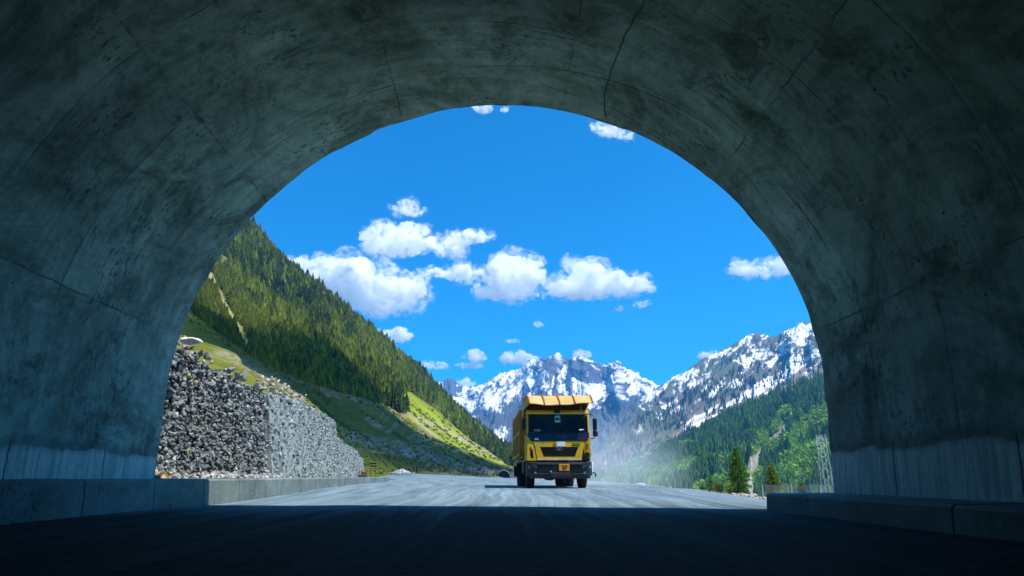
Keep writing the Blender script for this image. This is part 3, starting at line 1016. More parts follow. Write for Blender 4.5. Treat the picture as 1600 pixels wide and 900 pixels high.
# valley side on the right, upper part: rock, scree and snow
skr = [(880, 748), (915, 728), (945, 698), (975, 662), (1005, 628), (1033, 605), (1060, 590), (1090, 571), (1110, 560), (1128, 552), (1148, 541), (1168, 531), (1180, 526), (1192, 524), (1204, 528), (1214, 527), (1226, 519), (1238, 515), (1250, 509), (1262, 505), (1280, 509), (1300, 500), (1360, 470), (1450, 430)]
footr = [(870, 752), (885, 752), (900, 752), (912, 752), (925, 752), (940, 752), (955, 752), (970, 752), (985, 752), (1000, 752), (1015, 752), (1030, 752), (1045, 752), (1060, 752), (1080, 752), (1100, 752), (1120, 752), (1140, 752), (1160, 752), (1180, 752), (1200, 752), (1220, 752), (1270, 752), (1350, 752)]
dr = np.linspace(3300, 1900, len(skr))


def snow_right(G, N, u, v, r1, r2, r3):
    X_, Y_ = to_px(G.reshape(-1, 3)); X_ = X_.reshape(u.shape); Y_ = Y_.reshape(u.shape)
    below = Y_ - np.interp(X_, [p[0] for p in skr], [p[1] for p in skr])
    diag = (X_ * 0.62 + Y_)                                  # lines of equal value run down to the left
    st = fbm(diag * 0.075, (X_ - Y_ * 0.4) * 0.013, 5, 231)
    st2 = fbm(X_ * 0.06, Y_ * 0.06, 5, 235)
    lim = np.interp(X_, [900, 1000, 1033, 1100, 1200, 1290], [-20, 0, 14, 42, 62, 75])
    dg_ = X_ * 0.85 + Y_ + (fbm(X_ * .04, Y_ * .04, 4, 243) - .5) * 30
    st3 = ridged(dg_ * 0.060, (X_ - Y_) * 0.010, 5, 237, 0.68)
    st4 = ridged(dg_ * 0.15, (X_ - Y_) * 0.022, 4, 239, 0.68)
    k = 0.66 - 0.50 * (st3 - 0.30) - 0.40 * (st4 - 0.35) + 0.42 * (st2 - 0.5) - 0.25 * (r3 - .42) + 0.0032 * (lim - below).clip(-70, 22) - 0.085
    s = sm(0.515, 0.56, k)
    scree = np.array([0.20, 0.165, 0.125]) * (0.7 + 0.6 * st[..., None])
    green = np.array([0.055, 0.07, 0.035]) * (0.7 + 0.6 * r2[..., None])
    g = sm(0.42, 0.58, fbm(X_ * 0.03, Y_ * 0.045, 4, 238) + 0.10)[..., None]
    base_ = green * 1.25 * g + ROCK2 * (1 - g)
    tr_ = np.clip(1.5 - px_dist(X_, Y_, [(1300, 560), (1240, 590), (1180, 622), (1120, 650), (1050, 690), (985, 722)]) / (10 + 14 * st), 0, 1)[..., None]
    base_ = base_ * (1 - tr_) + scree * tr_
    dsn = px_dist(X_, Y_, [(1300, 545), (1250, 575), (1180, 612), (1120, 644), (1085, 664)])
    s2 = (dsn < 7 + 6 * st2) * sm(0.47, 0.53, fbm(diag * 0.16, (X_ - Y_ * 0.4) * 0.02, 4, 241)) * 0.95
    s = np.maximum(s, s2)
    return base_ * (1 - s[..., None]) + SNOW * s[..., None]


GR = mountain("mountain_slope", [at(x, y, d_) for (x, y), d_ in zip(skr, dr)], [at(x, y, 1500) for x, y in footr], 620, 360, 60, 501, snow_right, (15, 2.6))

# lower wooded slope on the right
top2 = [(905, 752), (960, 738), (1005, 716), (1060, 686), (1110, 658), (1160, 634), (1210, 613), (1260, 594), (1310, 574), (1400, 535), (1500, 500)]
foot2 = [(930, 764), (965, 770), (1000, 776), (1040, 785), (1080, 795), (1120, 805), (1170, 812), (1220, 820), (1280, 825), (1380, 830), (1480, 835)]
d2 = np.linspace(1500, 950, len(top2))
A2 = np.array([at(x, y, d_) for (x, y), d_ in zip(top2, d2)])
B2 = np.array([at(x, y, 470) for x, y in foot2])
back2 = A2 + np.array([120, 260, -30.0])
G2 = loft([B2, B2 * .62 + A2 * .38 + [0, 0, -6], B2 * .28 + A2 * .72 + [0, 0, -4], A2, back2], 380, 260)
N2 = normals(G2)
uu = np.linspace(0, 1, 380)[None] * np.ones((260, 1)); vv2 = np.linspace(0, 1, 260)[:, None] * np.ones((1, 380))
G2 = G2 + N2 * (((ridged(uu * 9 + vv2 * 1.2, vv2 * 1.4, 4, 601) - 0.45) * 26 + (fbm(uu * 50, vv2 * 30, 4, 605) - .5) * 6) * sm(0, .12, vv2) * (1 - .6 * sm(.62, .75, vv2)))[..., None]
X2, Y2 = to_px(G2.reshape(-1, 3)); X2 = X2.reshape(uu.shape); Y2 = Y2.reshape(uu.shape)
GULLY = [(1238, 648), (1222, 672), (1205, 690), (1185, 712), (1172, 738), (1165, 775), (1160, 800)]
MEADOW = [[(1225, 645), (1245, 640), (1222, 668), (1190, 700), (1150, 735), (1130, 730), (1185, 690)],
          [(1235, 715), (1262, 700), (1300, 690), (1330, 700), (1300, 740), (1262, 765), (1215, 770), (1220, 735)],
          [(980, 752), (1040, 735), (1110, 715), (1140, 720), (1090, 745), (1050, 770), (985, 765)],
          [(1255, 660), (1300, 630), (1330, 620), (1300, 655), (1260, 680)]]


def bushy(PXq, PYq):
    wv = (fbm(PXq * 0.05, PYq * 0.05, 4, 71) - 0.5) * 24
    r = np.zeros(PXq.shape, bool)
    for pl in MEADOW: r |= inside(PXq + wv, PYq + wv * 0.6, pl)
    strip = fbm((PXq * 0.62 + PYq) * 0.035, (PXq - PYq) * 0.012, 4, 73)
    return r | ((strip > 0.60) & (PYq > 640))


gd = px_dist(X2 + (fbm(X2 * .06, Y2 * .06, 4, 9) - .5) * 18, Y2, GULLY)
c2 = np.array([0.045, 0.065, 0.025]) * (0.6 + 0.8 * fbm(uu * 60, vv2 * 40, 4, 611)[..., None])
c2 = lay(c2, bushy(X2, Y2) * 0.9, (0.085, 0.13, 0.03))
c2 = lay(c2, np.clip(1.6 - gd / np.interp(Y2, [640, 700, 780], [5, 11, 18]), 0, 1) * (0.55 + 0.45 * fbm(X2 * .12, Y2 * .12, 3, 13)), (0.33, 0.31, 0.27))
c2 = lay(c2, np.clip(1.5 - px_dist(X2, Y2, [(1220, 695), (1238, 680)]) / 5, 0, 1) * 0.8, (0.3, 0.28, 0.25))
c2 = lay(c2, np.clip(1.5 - px_dist(X2, Y2 - 0, top2[1:]) / (8 + 6 * fbm(X2 * .05, Y2 * .05, 3, 17)), 0, 1) * 0.9, (0.2, 0.165, 0.125))
tan_ = inside(X2, Y2, [(1105, 775), (1125, 750), (1150, 745), (1160, 775), (1150, 800), (1100, 800)])
c2 = lay(c2, tan_ * 0.75, (0.22, 0.20, 0.10))
hill2 = mesh_np("wooded_slope", G2.reshape(-1, 3), grid_faces(260, 380), M_HILL, cols=c2.reshape(-1, 3))
tag(hill2, kind="structure")

rng = np.random.default_rng(23)
pts, ii, jj = sample_surface(G2[8:196], 60000, rng)
tx, ty = to_px(pts)
bz = bushy(tx, ty)
gdp = px_dist(tx + (fbm(tx * .06, ty * .06, 4, 9) - .5) * 18, ty, GULLY)
tpd = above(tx, ty, top2)
okc = (~bz) & (gdp > np.interp(ty, [640, 700, 780], [4, 9, 15])) & (tpd < -5) & (rng.uniform(0, 1, len(pts)) < 0.55) & (fbm(tx * .07, ty * .07, 3, 91) > 0.36) & ~inside(tx, ty, [(1105, 775), (1125, 750), (1150, 745), (1160, 775), (1150, 800), (1100, 800)])
cp = pts[okc][:15000]
tone = fbm(cp[:, 0] * 0.01, cp[:, 1] * 0.01, 3, 95)
cb = (np.array([0.092, 0.195, 0.052]) + (tone[:, None] - .4) * np.array([0.10, 0.16, 0.02])).clip(0.02) * rng.uniform(0.7, 1.35, (len(cp), 1))
sc = scatter_mesh("valley_forest", cp - [0, 0, .5], rng.uniform(7, 17, len(cp)), CON3, cb, M_NEEDLE)
tag(sc, "hazy blue green conifer forest on the slope across the valley", "forest", kind="stuff")
okb = bz & (gdp > np.interp(ty, [640, 700, 780], [2, 6, 10])) & (rng.uniform(0, 1, len(pts)) < 0.8)
bp = pts[okb][:7000]
bb = np.array([0.19, 0.36, 0.06]) * rng.uniform(0.6, 1.4, (len(bp), 1)) + rng.uniform(0, .03, (len(bp), 1)) * np.array([1, .6, 0])
sc = scatter_mesh("valley_shrubs", bp, rng.uniform(5, 11, len(bp)), SHR, bb, M_LEAF)
tag(sc, "bright green broadleaf scrub between the conifers across the valley", "shrubs", kind="stuff")
# scattered conifers high on the rock slope
pts, ii, jj = sample_surface(GR[90:330], 30000, rng)
tx, ty = to_px(pts)
up = ty - np.interp(tx, [p[0] for p in skr], [p[1] for p in skr])
okr = (up > np.interp(tx, [940, 1033, 1290], [12, 22, 60])) & (fbm(tx * .035, ty * .05, 4, 238) > 0.42) & (tx > 930)
rp = pts[okr][:2600]
sc = scatter_mesh("high_slope_trees", rp - [0, 0, .5], rng.uniform(10, 20, len(rp)), CON3, np.array([0.045, 0.075, 0.03]) * rng.uniform(.7, 1.3, (len(rp), 1)), M_NEEDLE)
tag(sc, "thin scatter of dark conifers below the snow on the far mountain slope", "forest", kind="stuff")
# ------------------------------------------------------------------ stone walls
def hull_rock(rng, n=13, flat=0.75):
    bm = bmesh.new()
    for _ in range(n):
        d_ = rng.normal(size=3); d_ /= np.linalg.norm(d_)
        bm.verts.new(d_ * rng.uniform(0.75, 1.0) * np.array([1, 0.85, flat]) * 0.5)
    bmesh.ops.convex_hull(bm, input=bm.verts)
    bmesh.ops.delete(bm, geom=[v for v in bm.verts if not v.link_faces], context='VERTS')
    bmesh.ops.triangulate(bm, faces=bm.faces)
    bm.verts.index_update()
    Vr = np.array([v.co[:] for v in bm.verts]); Fr = np.array([[v.index for v in f.verts] for f in bm.faces], np.int32)
    bm.free()
    return Vr, Fr


ROCKS = [hull_rock(np.random.default_rng(300 + k), 12 + k % 5, 0.6 + 0.05 * (k % 6)) for k in range(14)]


def rot_mats(rng, n, full=True):
    q = rng.normal(size=(n, 4)); q /= np.linalg.norm(q, axis=1)[:, None]
    if not full:
        q = np.zeros((n, 4)); a = rng.uniform(0, math.pi, n); q[:, 0] = np.cos(a); q[:, 3] = np.sin(a)
        q[:, 1:3] = rng.normal(0, .15, (n, 2)); q /= np.linalg.norm(q, axis=1)[:, None]
    w_, x, y, z = q.T
    return np.stack([np.stack([1 - 2 * (y * y + z * z), 2 * (x * y - z * w_), 2 * (x * z + y * w_)], -1),
                     np.stack([2 * (x * y + z * w_), 1 - 2 * (x * x + z * z), 2 * (y * z - x * w_)], -1),
                     np.stack([2 * (x * z - y * w_), 2 * (y * z + x * w_), 1 - 2 * (x * x + y * y)], -1)], 1)


def rock_arrays(pts, sizes, cols, seed, full=True):
    rng = np.random.default_rng(seed)
    Rm = rot_mats(rng, len(pts), full)
    which = rng.integers(0, len(ROCKS), len(pts))
    Vs, Fs, Cs = [], [], []; off = 0
    for k, (PV, PF) in enumerate(ROCKS):
        sel = np.where(which == k)[0]
        if not len(sel): continue
        Q = np.einsum('nij,vj->nvi', Rm[sel], PV) * sizes[sel][:, None, None] + pts[sel][:, None]
        Vs.append(Q.reshape(-1, 3)); Fs.append((PF[None] + (np.arange(len(sel)) * len(PV))[:, None, None] + off).reshape(-1, 3))
        Cs.append(np.repeat(cols[sel], len(PV), axis=0)); off += len(sel) * len(PV)
    return np.vstack(Vs), np.vstack(Fs), np.vstack(Cs)


M_STONE = col_mat("broken stone", 0.85, 0.38, 7.0, 0.6, 30.0, 0.02, 0.3, 22.0)
M_MORTAR = col_mat("mortared stone", 0.9, 0.3, 5.0, 0.7, 16.0, 0.03, 0.2, 20.0)


def wall_body(line, tops, back=0.9, inset=0.0, step=0.08, zstep=0.08, rough=0.05, seed=0, batter=0.14):
    """the face (leaning back a little) and the top of a wall along a line; returns vertices, faces, arc, height"""
    ln = np.array(line, float); Ls = np.concatenate([[0], np.cumsum(np.linalg.norm(np.diff(ln, axis=0), axis=1))])
    s = np.linspace(0, Ls[-1], int(Ls[-1] / step) + 2)
    x = np.interp(s, Ls, ln[:, 0]); y = np.interp(s, Ls, ln[:, 1]); top = np.interp(s, Ls, tops)
    tx_ = np.gradient(x); ty_ = np.gradient(y); q = np.hypot(tx_, ty_); nx, ny = -ty_ / q, tx_ / q      # to the left, into the hill
    top = top + (fbm(s * 1.3, 2.0 + seed, 4, seed) - 0.5) * 0.22
    nz_ = int(max(tops) / zstep) + 2
    rows = []; meta = []
    for i in range(nz_ + 6):
        if i <= nz_:
            t = i / nz_; z = top * t - 0.05; off = inset + batter * z
            r_ = (fbm(s * 2.4, z * 2.4 + 5, 5, seed + 3) - 0.5) * rough * 2
        else:
            t = (i - nz_) / 6; z = top + 0.1 * t; off = inset + batter * top + back * t; r_ = 0 * s
        rows.append(np.column_stack([x + nx * (off + r_), y + ny * (off + r_), z])); meta.append(np.column_stack([s, z]))
    # end caps: fold the first and last column back into the hill
    Vw = np.array(rows)
    first = Vw[:, :1] + np.array([nx[0], ny[0], 0]) * back; last = Vw[:, -1:] + np.array([nx[-1], ny[-1], 0]) * back
    Vw = np.concatenate([first, Vw, last], axis=1)
    M_ = np.array(meta); M_ = np.concatenate([M_[:, :1], M_, M_[:, -1:]], axis=1)
    return Vw, M_, (s, x, y, nx, ny, top)


def stones_on(info, spacing, size, depth, seed, batter=0.14, inset=0.0):
    s, x, y, nx, ny, top = info
    rng = np.random.default_rng(seed)
    n_ = int(s[-1] * top.mean() / spacing ** 2)
    ss = rng.uniform(0, s[-1], n_); tz = rng.uniform(0, 1.0, n_)
    tp = np.interp(ss, s, top); z = tz * (tp + 0.03)
    sz = rng.uniform(*size, n_) * np.where(rng.uniform(0, 1, n_) > 0.93, 1.6, 1.0)
    off = inset + batter * z + rng.uniform(*depth, n_)
    return np.column_stack([np.interp(ss, s, x) + np.interp(ss, s, nx) * off, np.interp(ss, s, y) + np.interp(ss, s, ny) * off, z]), sz, rng


# first wall: loose dark angular stone
line1 = [(-6.75, 11.5), (-6.30, 13.0), (-6.12, 16.0), (-6.02, 19.58)]
top1 = [3.3, 3.22, 2.95, 2.70]
Vw, Mw, info = wall_body(line1, top1, rough=0.06, inset=0.16, seed=3)
wc = np.full((Vw.shape[0] * Vw.shape[1], 3), 0.05)
p1, s1, r1_ = stones_on(info, 0.068, (0.06, 0.17), (0.05, 0.15), 5)
p1 = np.vstack([p1]); tone = r1_.uniform(0.0, 1.0, len(p1))
sc1 = np.array([0.20, 0.222, 0.225]) * (0.62 + 0.62 * tone[:, None] ** 1.4)
lt = r1_.uniform(0, 1, len(p1)); sc1[lt > 0.965] = np.array([0.42, 0.43, 0.42]); sc1[lt < 0.012] = np.array([0.36, 0.27, 0.13])
patchn = fbm(p1[:, 1] * 0.8, p1[:, 2] * 0.8, 4, 44)
sc1 *= (0.75 + 0.5 * patchn)[:, None]
ntop = 90
tt = r1_.uniform(0, 1, ntop); s_, x_, y_, nx_, ny_, tp_ = info
ptop = np.column_stack([np.interp(tt * s_[-1], s_, x_) - 0.0, np.interp(tt * s_[-1], s_, y_), np.interp(tt * s_[-1], s_, tp_) + .05])
ptop[:, 0] += -r1_.uniform(0.1, 0.8, ntop)
Va, Fa, Ca = rock_arrays(np.vstack([p1, ptop]), np.concatenate([s1, r1_.uniform(.12, .3, ntop)]), np.vstack([sc1, np.array([.26, .25, .23]) * r1_.uniform(.6, 1.5, (ntop, 1))]), 6)
nb = Vw.shape[0] * Vw.shape[1]
ow = mesh_np("stone_wall", np.vstack([Vw.reshape(-1, 3), Va]), [grid_faces(Vw.shape[0], Vw.shape[1]), Fa + nb], M_STONE, cols=np.vstack([wc, Ca]), smooth=False)
tag(ow, "dark retaining wall of loose jagged grey stones next to the tunnel mouth", "wall", "roadside retaining walls")


def mortar_wall(name, line, tops, seed, label):
    Vw, Mw, info = wall_body(line, tops, rough=0.045, inset=0.0, step=0.06, zstep=0.06, seed=seed)
    s_, z_ = Mw[..., 0], Mw[..., 1]
    # stones in rough courses, pale mortar smeared over them, dark open joints
    cell = fbm(s_ * 3.1, z_ * 5.2, 4, seed + 11)
    pit = sm(0.60, 0.66, fbm(s_ * 4.2, z_ * 6.5, 4, seed + 21))
    wc = np.array([0.27, 0.31, 0.30])[None, None] * (0.7 + 0.55 * cell[..., None])
    wc = lay(wc, pit * 0.75, (0.10, 0.105, 0.105))
    streak_ = sm(0.5, 0.7, fbm(s_ * 0.9, z_ * 0.25, 4, seed + 31)); wc = wc * (1 - 0.22 * streak_[..., None])
    stone, size, rg = stones_on(info, 0.17, (0.10, 0.22), (-0.005, 0.05), seed + 2)
    cs = np.array([0.25, 0.285, 0.28]) * rg.uniform(0.45, 1.3, (len(stone), 1))
    Va, Fa, Ca = rock_arrays(stone, size, cs, seed + 4, False)
    nb = Vw.shape[0] * Vw.shape[1]
    o_ = mesh_np(name, np.vstack([Vw.reshape(-1, 3), Va]), [grid_faces(Vw.shape[0], Vw.shape[1]), Fa + nb], M_MORTAR, cols=np.vstack([wc.reshape(-1, 3), Ca]), smooth=False)
    tag(o_, label, "wall", "roadside retaining walls")
    return o_


mortar_wall("stone_wall", [(-6.02, 19.72), (-6.5, 24.5), (-7.3, 30.5), (-8.75, 41.0)], [2.75, 3.05, 3.35, 3.6], 61, "long pale mortared stone retaining wall in the middle of the row")
mortar_wall("stone_wall", [(-8.80, 41.4), (-9.3, 47), (-9.75, 52), (-10.1, 56.5)], [2.65, 2.5, 2.3, 1.75], 71, "low pale stone wall stepping down at the far end of the row")

# rubble lying on the kerb ledge at the foot of the dark wall
rng = np.random.default_rng(90)
n_ = 420
yy = rng.uniform(12.2, 19.5, n_); xx = np.interp(yy, [12, 13.3, 16.2, 19.5], [-6.35, -6.2, -6.05, -6.0]) + np.abs(rng.normal(0, .16, n_))
zz = 0.43 + np.abs(rng.normal(0, 0.06, n_)) * np.clip(1.2 - (xx + 6.2) * 1.6, .1, 1)
cc = np.array([0.27, 0.27, 0.265]) * rng.uniform(.4, 1.7, (n_, 1)); cc[yy < 13.4] = np.array([0.42, 0.33, 0.22]) * rng.uniform(.6, 1.2, (int((yy < 13.4).sum()), 1))
Va, Fa, Ca = rock_arrays(np.column_stack([xx, yy, zz]), rng.uniform(.06, .24, n_), cc, 91)
tag(mesh_np("rubble", Va, Fa, M_STONE, cols=Ca, smooth=False), "loose broken stone along the foot of the dark wall", "rubble", kind="stuff")
# spoil and stones on the bank above the second wall
n_ = 500
pp = np.array([nearest_on(GL, PX, PY, rng.normal(0, 7) + x, y + rng.normal(0, 6), slice(20, 140)) for x, y in [(370 + 100 * t, 572 + 52 * t + 20 * t * t) for t in rng.uniform(0.35, 1, n_)]])
cc = np.array([0.40, 0.35, 0.28]) * rng.uniform(.5, 1.4, (n_, 1))
Va, Fa, Ca = rock_arrays(pp + rng.normal(0, .25, (n_, 3)) * [1, 1, .3], rng.uniform(.15, .55, n_) * np.clip(pp[:, 1] / 60, .4, 1.2), cc, 92)
tag(mesh_np("spoil_stones", Va, Fa, M_STONE, cols=Ca, smooth=False), "tan spoil and stones tipped on the bank above the pale wall", "rubble", kind="stuff")
# white rubble heap at the far side of the bend
n_ = 260
q = rng.normal(0, 1, (n_, 2)); hp = at(627, 739.5, 118)
r0 = np.hypot(q[:, 0], q[:, 1]); zz = np.clip(0.95 - 0.5 * r0, 0.02, 1) * rng.uniform(.5, 1, n_)
Va, Fa, Ca = rock_arrays(np.column_stack([hp[0] + q[:, 0] * 0.85, hp[1] + q[:, 1] * 0.7, hp[2] + zz * 0.75]), rng.uniform(.15, .5, n_), np.array([0.66, 0.66, 0.64]) * rng.uniform(.6, 1.2, (n_, 1)), 93)
tag(mesh_np("rubble_heap", Va, Fa, M_STONE, cols=Ca, smooth=False), "small white rubble heap on the far side of the road bend", "rubble heap", kind="stuff")


def boulder(p, size, col, label, seed, group=None, squash=(1, 1, 1)):
    rng = np.random.default_rng(seed)
    bm = bmesh.new(); bmesh.ops.create_icosphere(bm, subdivisions=3, radius=0.5)
    Vb = np.array([v.co[:] for v in bm.verts]); Fb = np.array([[v.index for v in f.verts] for f in bm.faces], np.int32); bm.free()
    for _ in range(9):                          # flat fracture faces
        d_ = rng.normal(size=3); d_ /= np.linalg.norm(d_); h = rng.uniform(0.26, 0.42)
        e = np.clip(Vb @ d_ - h, 0, None); Vb -= e[:, None] * d_
    Vb += Vb * (fbm(Vb[:, 0] * 5 + 7, Vb[:, 1] * 5 + Vb[:, 2] * 3, 4, seed) - .5)[:, None] * 0.22
    Vb = Vb * np.array(squash) * size
    o_ = mesh_np("boulder", Vb, Fb, M_STONE, cols=np.tile(col, (len(Vb), 1)), smooth=False)
    o_.location = tuple(p); o_.rotation_euler = (0, 0, rng.uniform(0, 6))
    tag(o_, label, "rock", group)
    return o_


def gpt(px, Y):
    d_ = at(px, 745, Y); return np.array([d_[0], Y, float(ground_z(np.array([d_[0]]), np.array([Y]))[0])])


def wall_top_rock(px, py, Y, sz, col, lab, sd, sq): boulder(at(px, py, Y), sz, col, lab, sd, None, sq)


wall_top_rock(299, 533, 13.9, 0.42, (0.62, 0.62, 0.6), "pale flat boulder resting on top of the dark wall", 401, (1.1, .8, .42))
boulder(gpt(1156, 29) + [0, 0, .05], 0.95, (0.34, 0.30, 0.25), "long flat brown rock below the tall roadside pine", 402, None, (1.1, .8, .28))
boulder(gpt(1141, 30) + [0, 0, .03], 0.42, (0.30, 0.28, 0.25), "grey brown rock left of the long flat one under the pine", 403, None, (1, 1, .5))
boulder(gpt(1176, 28) + [0, 0, .03], 0.36, (0.33, 0.28, 0.22), "small tan rock right of the long flat one under the pine", 404, None, (1, 1, .6))
boulder(gpt(1001, 60) + [0, 0, .08], 0.75, (0.42, 0.42, 0.42), "pale grey rock at the road edge beside the dust cloud", 405, None, (1.2, 1, .5))
boulder(gpt(1170, 12.5) + [0, 0, .0], 0.10, (0.07, 0.07, 0.07), "small dark stone on the bright road near the low kerb", 406, None, (1, 1, .6))
rng = np.random.default_rng(95)
n_ = 900
yy = rng.uniform(11, 95, n_); dd = rng.gamma(2.0, 1.0, n_) * (0.5 + yy * 0.02) - 0.4
xx = x_edge(yy) + dd
zz = ground_z(xx, yy)
Va, Fa, Ca = rock_arrays(np.column_stack([xx, yy, zz + .01]), rng.uniform(.03, .2, n_) * (0.7 + yy * .012), np.array([0.33, 0.29, 0.24]) * rng.uniform(.5, 1.5, (n_, 1)), 96)
tag(mesh_np("verge_stones", Va, Fa, M_STONE, cols=Ca, smooth=False), "scattered stones along the dirt verge on the valley side", "gravel", kind="stuff")

# pale concrete portal at the foot of the hill, far down the road
M_PALEC = simple("pale concrete", (0.20, 0.20, 0.185), 0.85, 0, 0.2, 1.5)
M_DARKIN = simple("portal painted shade", (0.09, 0.10, 0.085), 0.95)
po = empty("culvert_portal", tuple(at(787, 747.2, 252)), 0.0)
tag(po, "small pale concrete arch portal at the hill foot far beyond the road", "portal")
bm = bmesh.new(); rings = []
for y_ in (0, 5.0):
    for r_ in (2.35, 2.05):
        rings.append([bm.verts.new((r_ * math.cos(a) * 1.1, y_, max(0, r_ * math.sin(a)) * 1.25)) for a in np.linspace(0, math.pi, 25)])
for a_, b_ in ((0, 1), (2, 3), (0, 2), (1, 3)):
    for k in range(24): bm.faces.new((rings[a_][k], rings[a_][k + 1], rings[b_][k + 1], rings[b_][k]))
mbx = MB(); mbx.bm = bm; mbx.build("arch", M_PALEC, po, True)
mbx = MB(); mbx.box((3.6, 1.2, 0.7), (2.3, 0.4, 2.6), bev=.03); mbx.box((3.7, 1.2, 2.1), (2.6, 0.5, 0.25), bev=.03); mbx.build("wing_wall", M_PALEC, po)
mbx = MB(); mbx.plate([(2.2 * math.cos(a) * 1.1, 4.6, 2.2 * math.sin(a) * 1.25) for a in np.linspace(0, math.pi, 25)], (0, .1, 0)); mbx.build("inside", M_DARKIN, po)  # plate across the bore, coloured dark to paint the shade within

# ------------------------------------------------------------------ the tipper truck
M_YEL = simple("yellow cab paint", (0.74, 0.41, 0.006), 0.38, 0, 0.12, 1.6, ((0.40, 0.29, 0.11), 0.54, 0.6), 0.25)
M_BED = simple("worn ochre tipper paint", (0.44, 0.20, 0.014), 0.6, 0.0, 0.22, 2.5, ((0.30, 0.20, 0.11), 0.52, 0.75), 0, 0.25)
M_VISOR = simple("dusty visor paint", (0.56, 0.36, 0.085), 0.6, 0, 0.22, 3.0, ((0.42, 0.34, 0.22), 0.50, 0.8), 0, 0.3)
M_BLACK = simple("black plastic", (0.008, 0.009, 0.012), 0.28, 0, 0.2, 4)
M_CHAR = simple("dusty dark bumper", (0.010, 0.013, 0.018), 0.55, 0, 0.3, 4, ((0.07, 0.07, 0.07), 0.56, 0.5))
M_TYRE = simple("tyre rubber", (0.018, 0.018, 0.018), 0.9, 0, 0.3, 8, ((0.12, 0.115, 0.10), 0.55, 0.6), 0, 0.3)
M_RIM = simple("dusty steel rim", (0.16, 0.15, 0.14), 0.6, 0.3, 0.3, 6)
M_CHROME = simple("dull chrome", (0.62, 0.63, 0.64), 0.25, 0.9, 0.1)
M_WHITE = simple("white sticker", (0.72, 0.76, 0.76), 0.5, 0, 0.08, 20)
M_GREEN = simple("green windscreen paper", (0.30, 0.52, 0.46), 0.6, 0, 0.2, 25)
M_PLATE = simple("orange number plate", (0.72, 0.27, 0.012), 0.45, 0, 0.1, 10)
M_INK = simple("dark lettering", (0.03, 0.012, 0.006), 0.6)
M_LAMP = simple("headlamp lens", (0.24, 0.26, 0.26), 0.12, 0.2, 0.3, 18)
M_INT = simple("cab interior", (0.05, 0.06, 0.06), 0.8, 0, 0.4, 3)
M_SEAT = simple("seat cloth", (0.10, 0.15, 0.14), 0.9, 0, 0.3, 6)
M_SILVER = simple("worn silver trim", (0.45, 0.44, 0.40), 0.5, 0.2, 0.3, 7)
gm, n, l, b = new_mat("windscreen glass")
tr = n.new("ShaderNodeBsdfTransparent"); tr.inputs[0].default_value = (0.44, 0.56, 0.54, 1)
gl = n.new("ShaderNodeBsdfGlossy"); gl.inputs["Roughness"].default_value = 0.03
fr = n.new("ShaderNodeFresnel"); fr.inputs[0].default_value = 1.32
mx = n.new("ShaderNodeMixShader"); l.new(fr.outputs[0], mx.inputs[0]); l.new(tr.outputs[0], mx.inputs[1]); l.new(gl.outputs[0], mx.inputs[2])
l.new(mx.outputs[0], n["Material Output"].inputs[0]); n.remove(b)
M_GLASS = gm

TX, TY = 2.53, 26.8
truck = empty("dump_truck", (TX, TY, 0.045), R_(0.8))
tag(truck, "yellow tipper truck with a dusty visor over its cab, driving towards the tunnel", "truck")

# cab shell: sides, roof, back and front posts round a real windscreen opening
cabm = MB()
HWID = 1.22
for sx_ in (-1, 1):
    # side wall in front of and behind the door, sill and roof rail
    cabm.plate([(sx_ * HWID, 0.06, 1.02), (sx_ * HWID, 0.06, 1.75), (sx_ * HWID, 0.16, 2.1), (sx_ * HWID, 0.30, 2.82), (sx_ * HWID, 0.42, 2.82), (sx_ * HWID, 0.36, 2.1), (sx_ * HWID, 0.34, 1.02)], (-sx_ * 0.06, 0, 0))
    cabm.plate([(sx_ * HWID, 1.32, 1.02), (sx_ * HWID, 1.32, 2.82), (sx_ * HWID, 1.85, 2.82), (sx_ * HWID, 1.85, 1.02)], (-sx_ * 0.06, 0, 0))
cabm.box((0, 1.07, 2.88), (2.44, 1.62, 0.14), bev=0.05, seg=3)          # roof
cabm.box((0, 1.86, 1.95), (2.40, 0.06, 1.9))                            # back wall
cabm.box((0, 0.95, 1.05), (2.38, 1.75, 0.06))                           # floor
cabm.box((0, 0.25, 2.83), (2.36, 0.16, 0.10), rot=(R_(-10), 0, 0), bev=0.03)     # header above the glass
cab = cabm.build("cab", M_YEL, truck)
fa = MB()
# front face: fascia with tapering corners, a hole for the grille, lower right corner torn away
fa.plate([(-1.22, 0.0, 1.02), (-0.86, 0.0, 1.02), (-0.93, 0.0, 1.40), (-1.0, 0.0, 1.74), (-1.20, 0.0, 1.90), (-1.22, 0, 1.9)], (0, 0.07, 0))
fa.build('corner_panel', M_YEL, truck); fa = MB()
fa.plate([(1.22, 0.0, 1.36), (0.98, 0.0, 1.30), (0.95, 0.0, 1.52), (1.0, 0.0, 1.74), (1.20, 0.0, 1.90), (1.22, 0, 1.9)], (0, 0.07, 0))
fa.build("corner_panel", M_YEL, truck)
hood = MB()
hood.plate([(-0.985, -0.012, 1.735), (0.985, -0.012, 1.735), (0.945, -0.012, 1.53), (-0.92, -0.012, 1.53)], (0, 0.06, 0))
hood.plate([(-0.92, -0.012, 1.527), (-0.735, -0.012, 1.527), (-0.60, -0.012, 1.165), (-0.845, -0.012, 1.09)], (0, 0.06, 0))
hood.plate([(0.945, -0.012, 1.527), (0.74, -0.012, 1.527), (0.60, -0.012, 1.165), (0.86, -0.012, 1.09)], (0, 0.06, 0))
hood.plate([(-0.843, -0.012, 1.087), (-0.598, -0.012, 1.162), (0.598, -0.012, 1.162), (0.858, -0.012, 1.087)], (0, 0.06, 0))
hd = hood.build("bonnet_panel", M_YEL, truck)
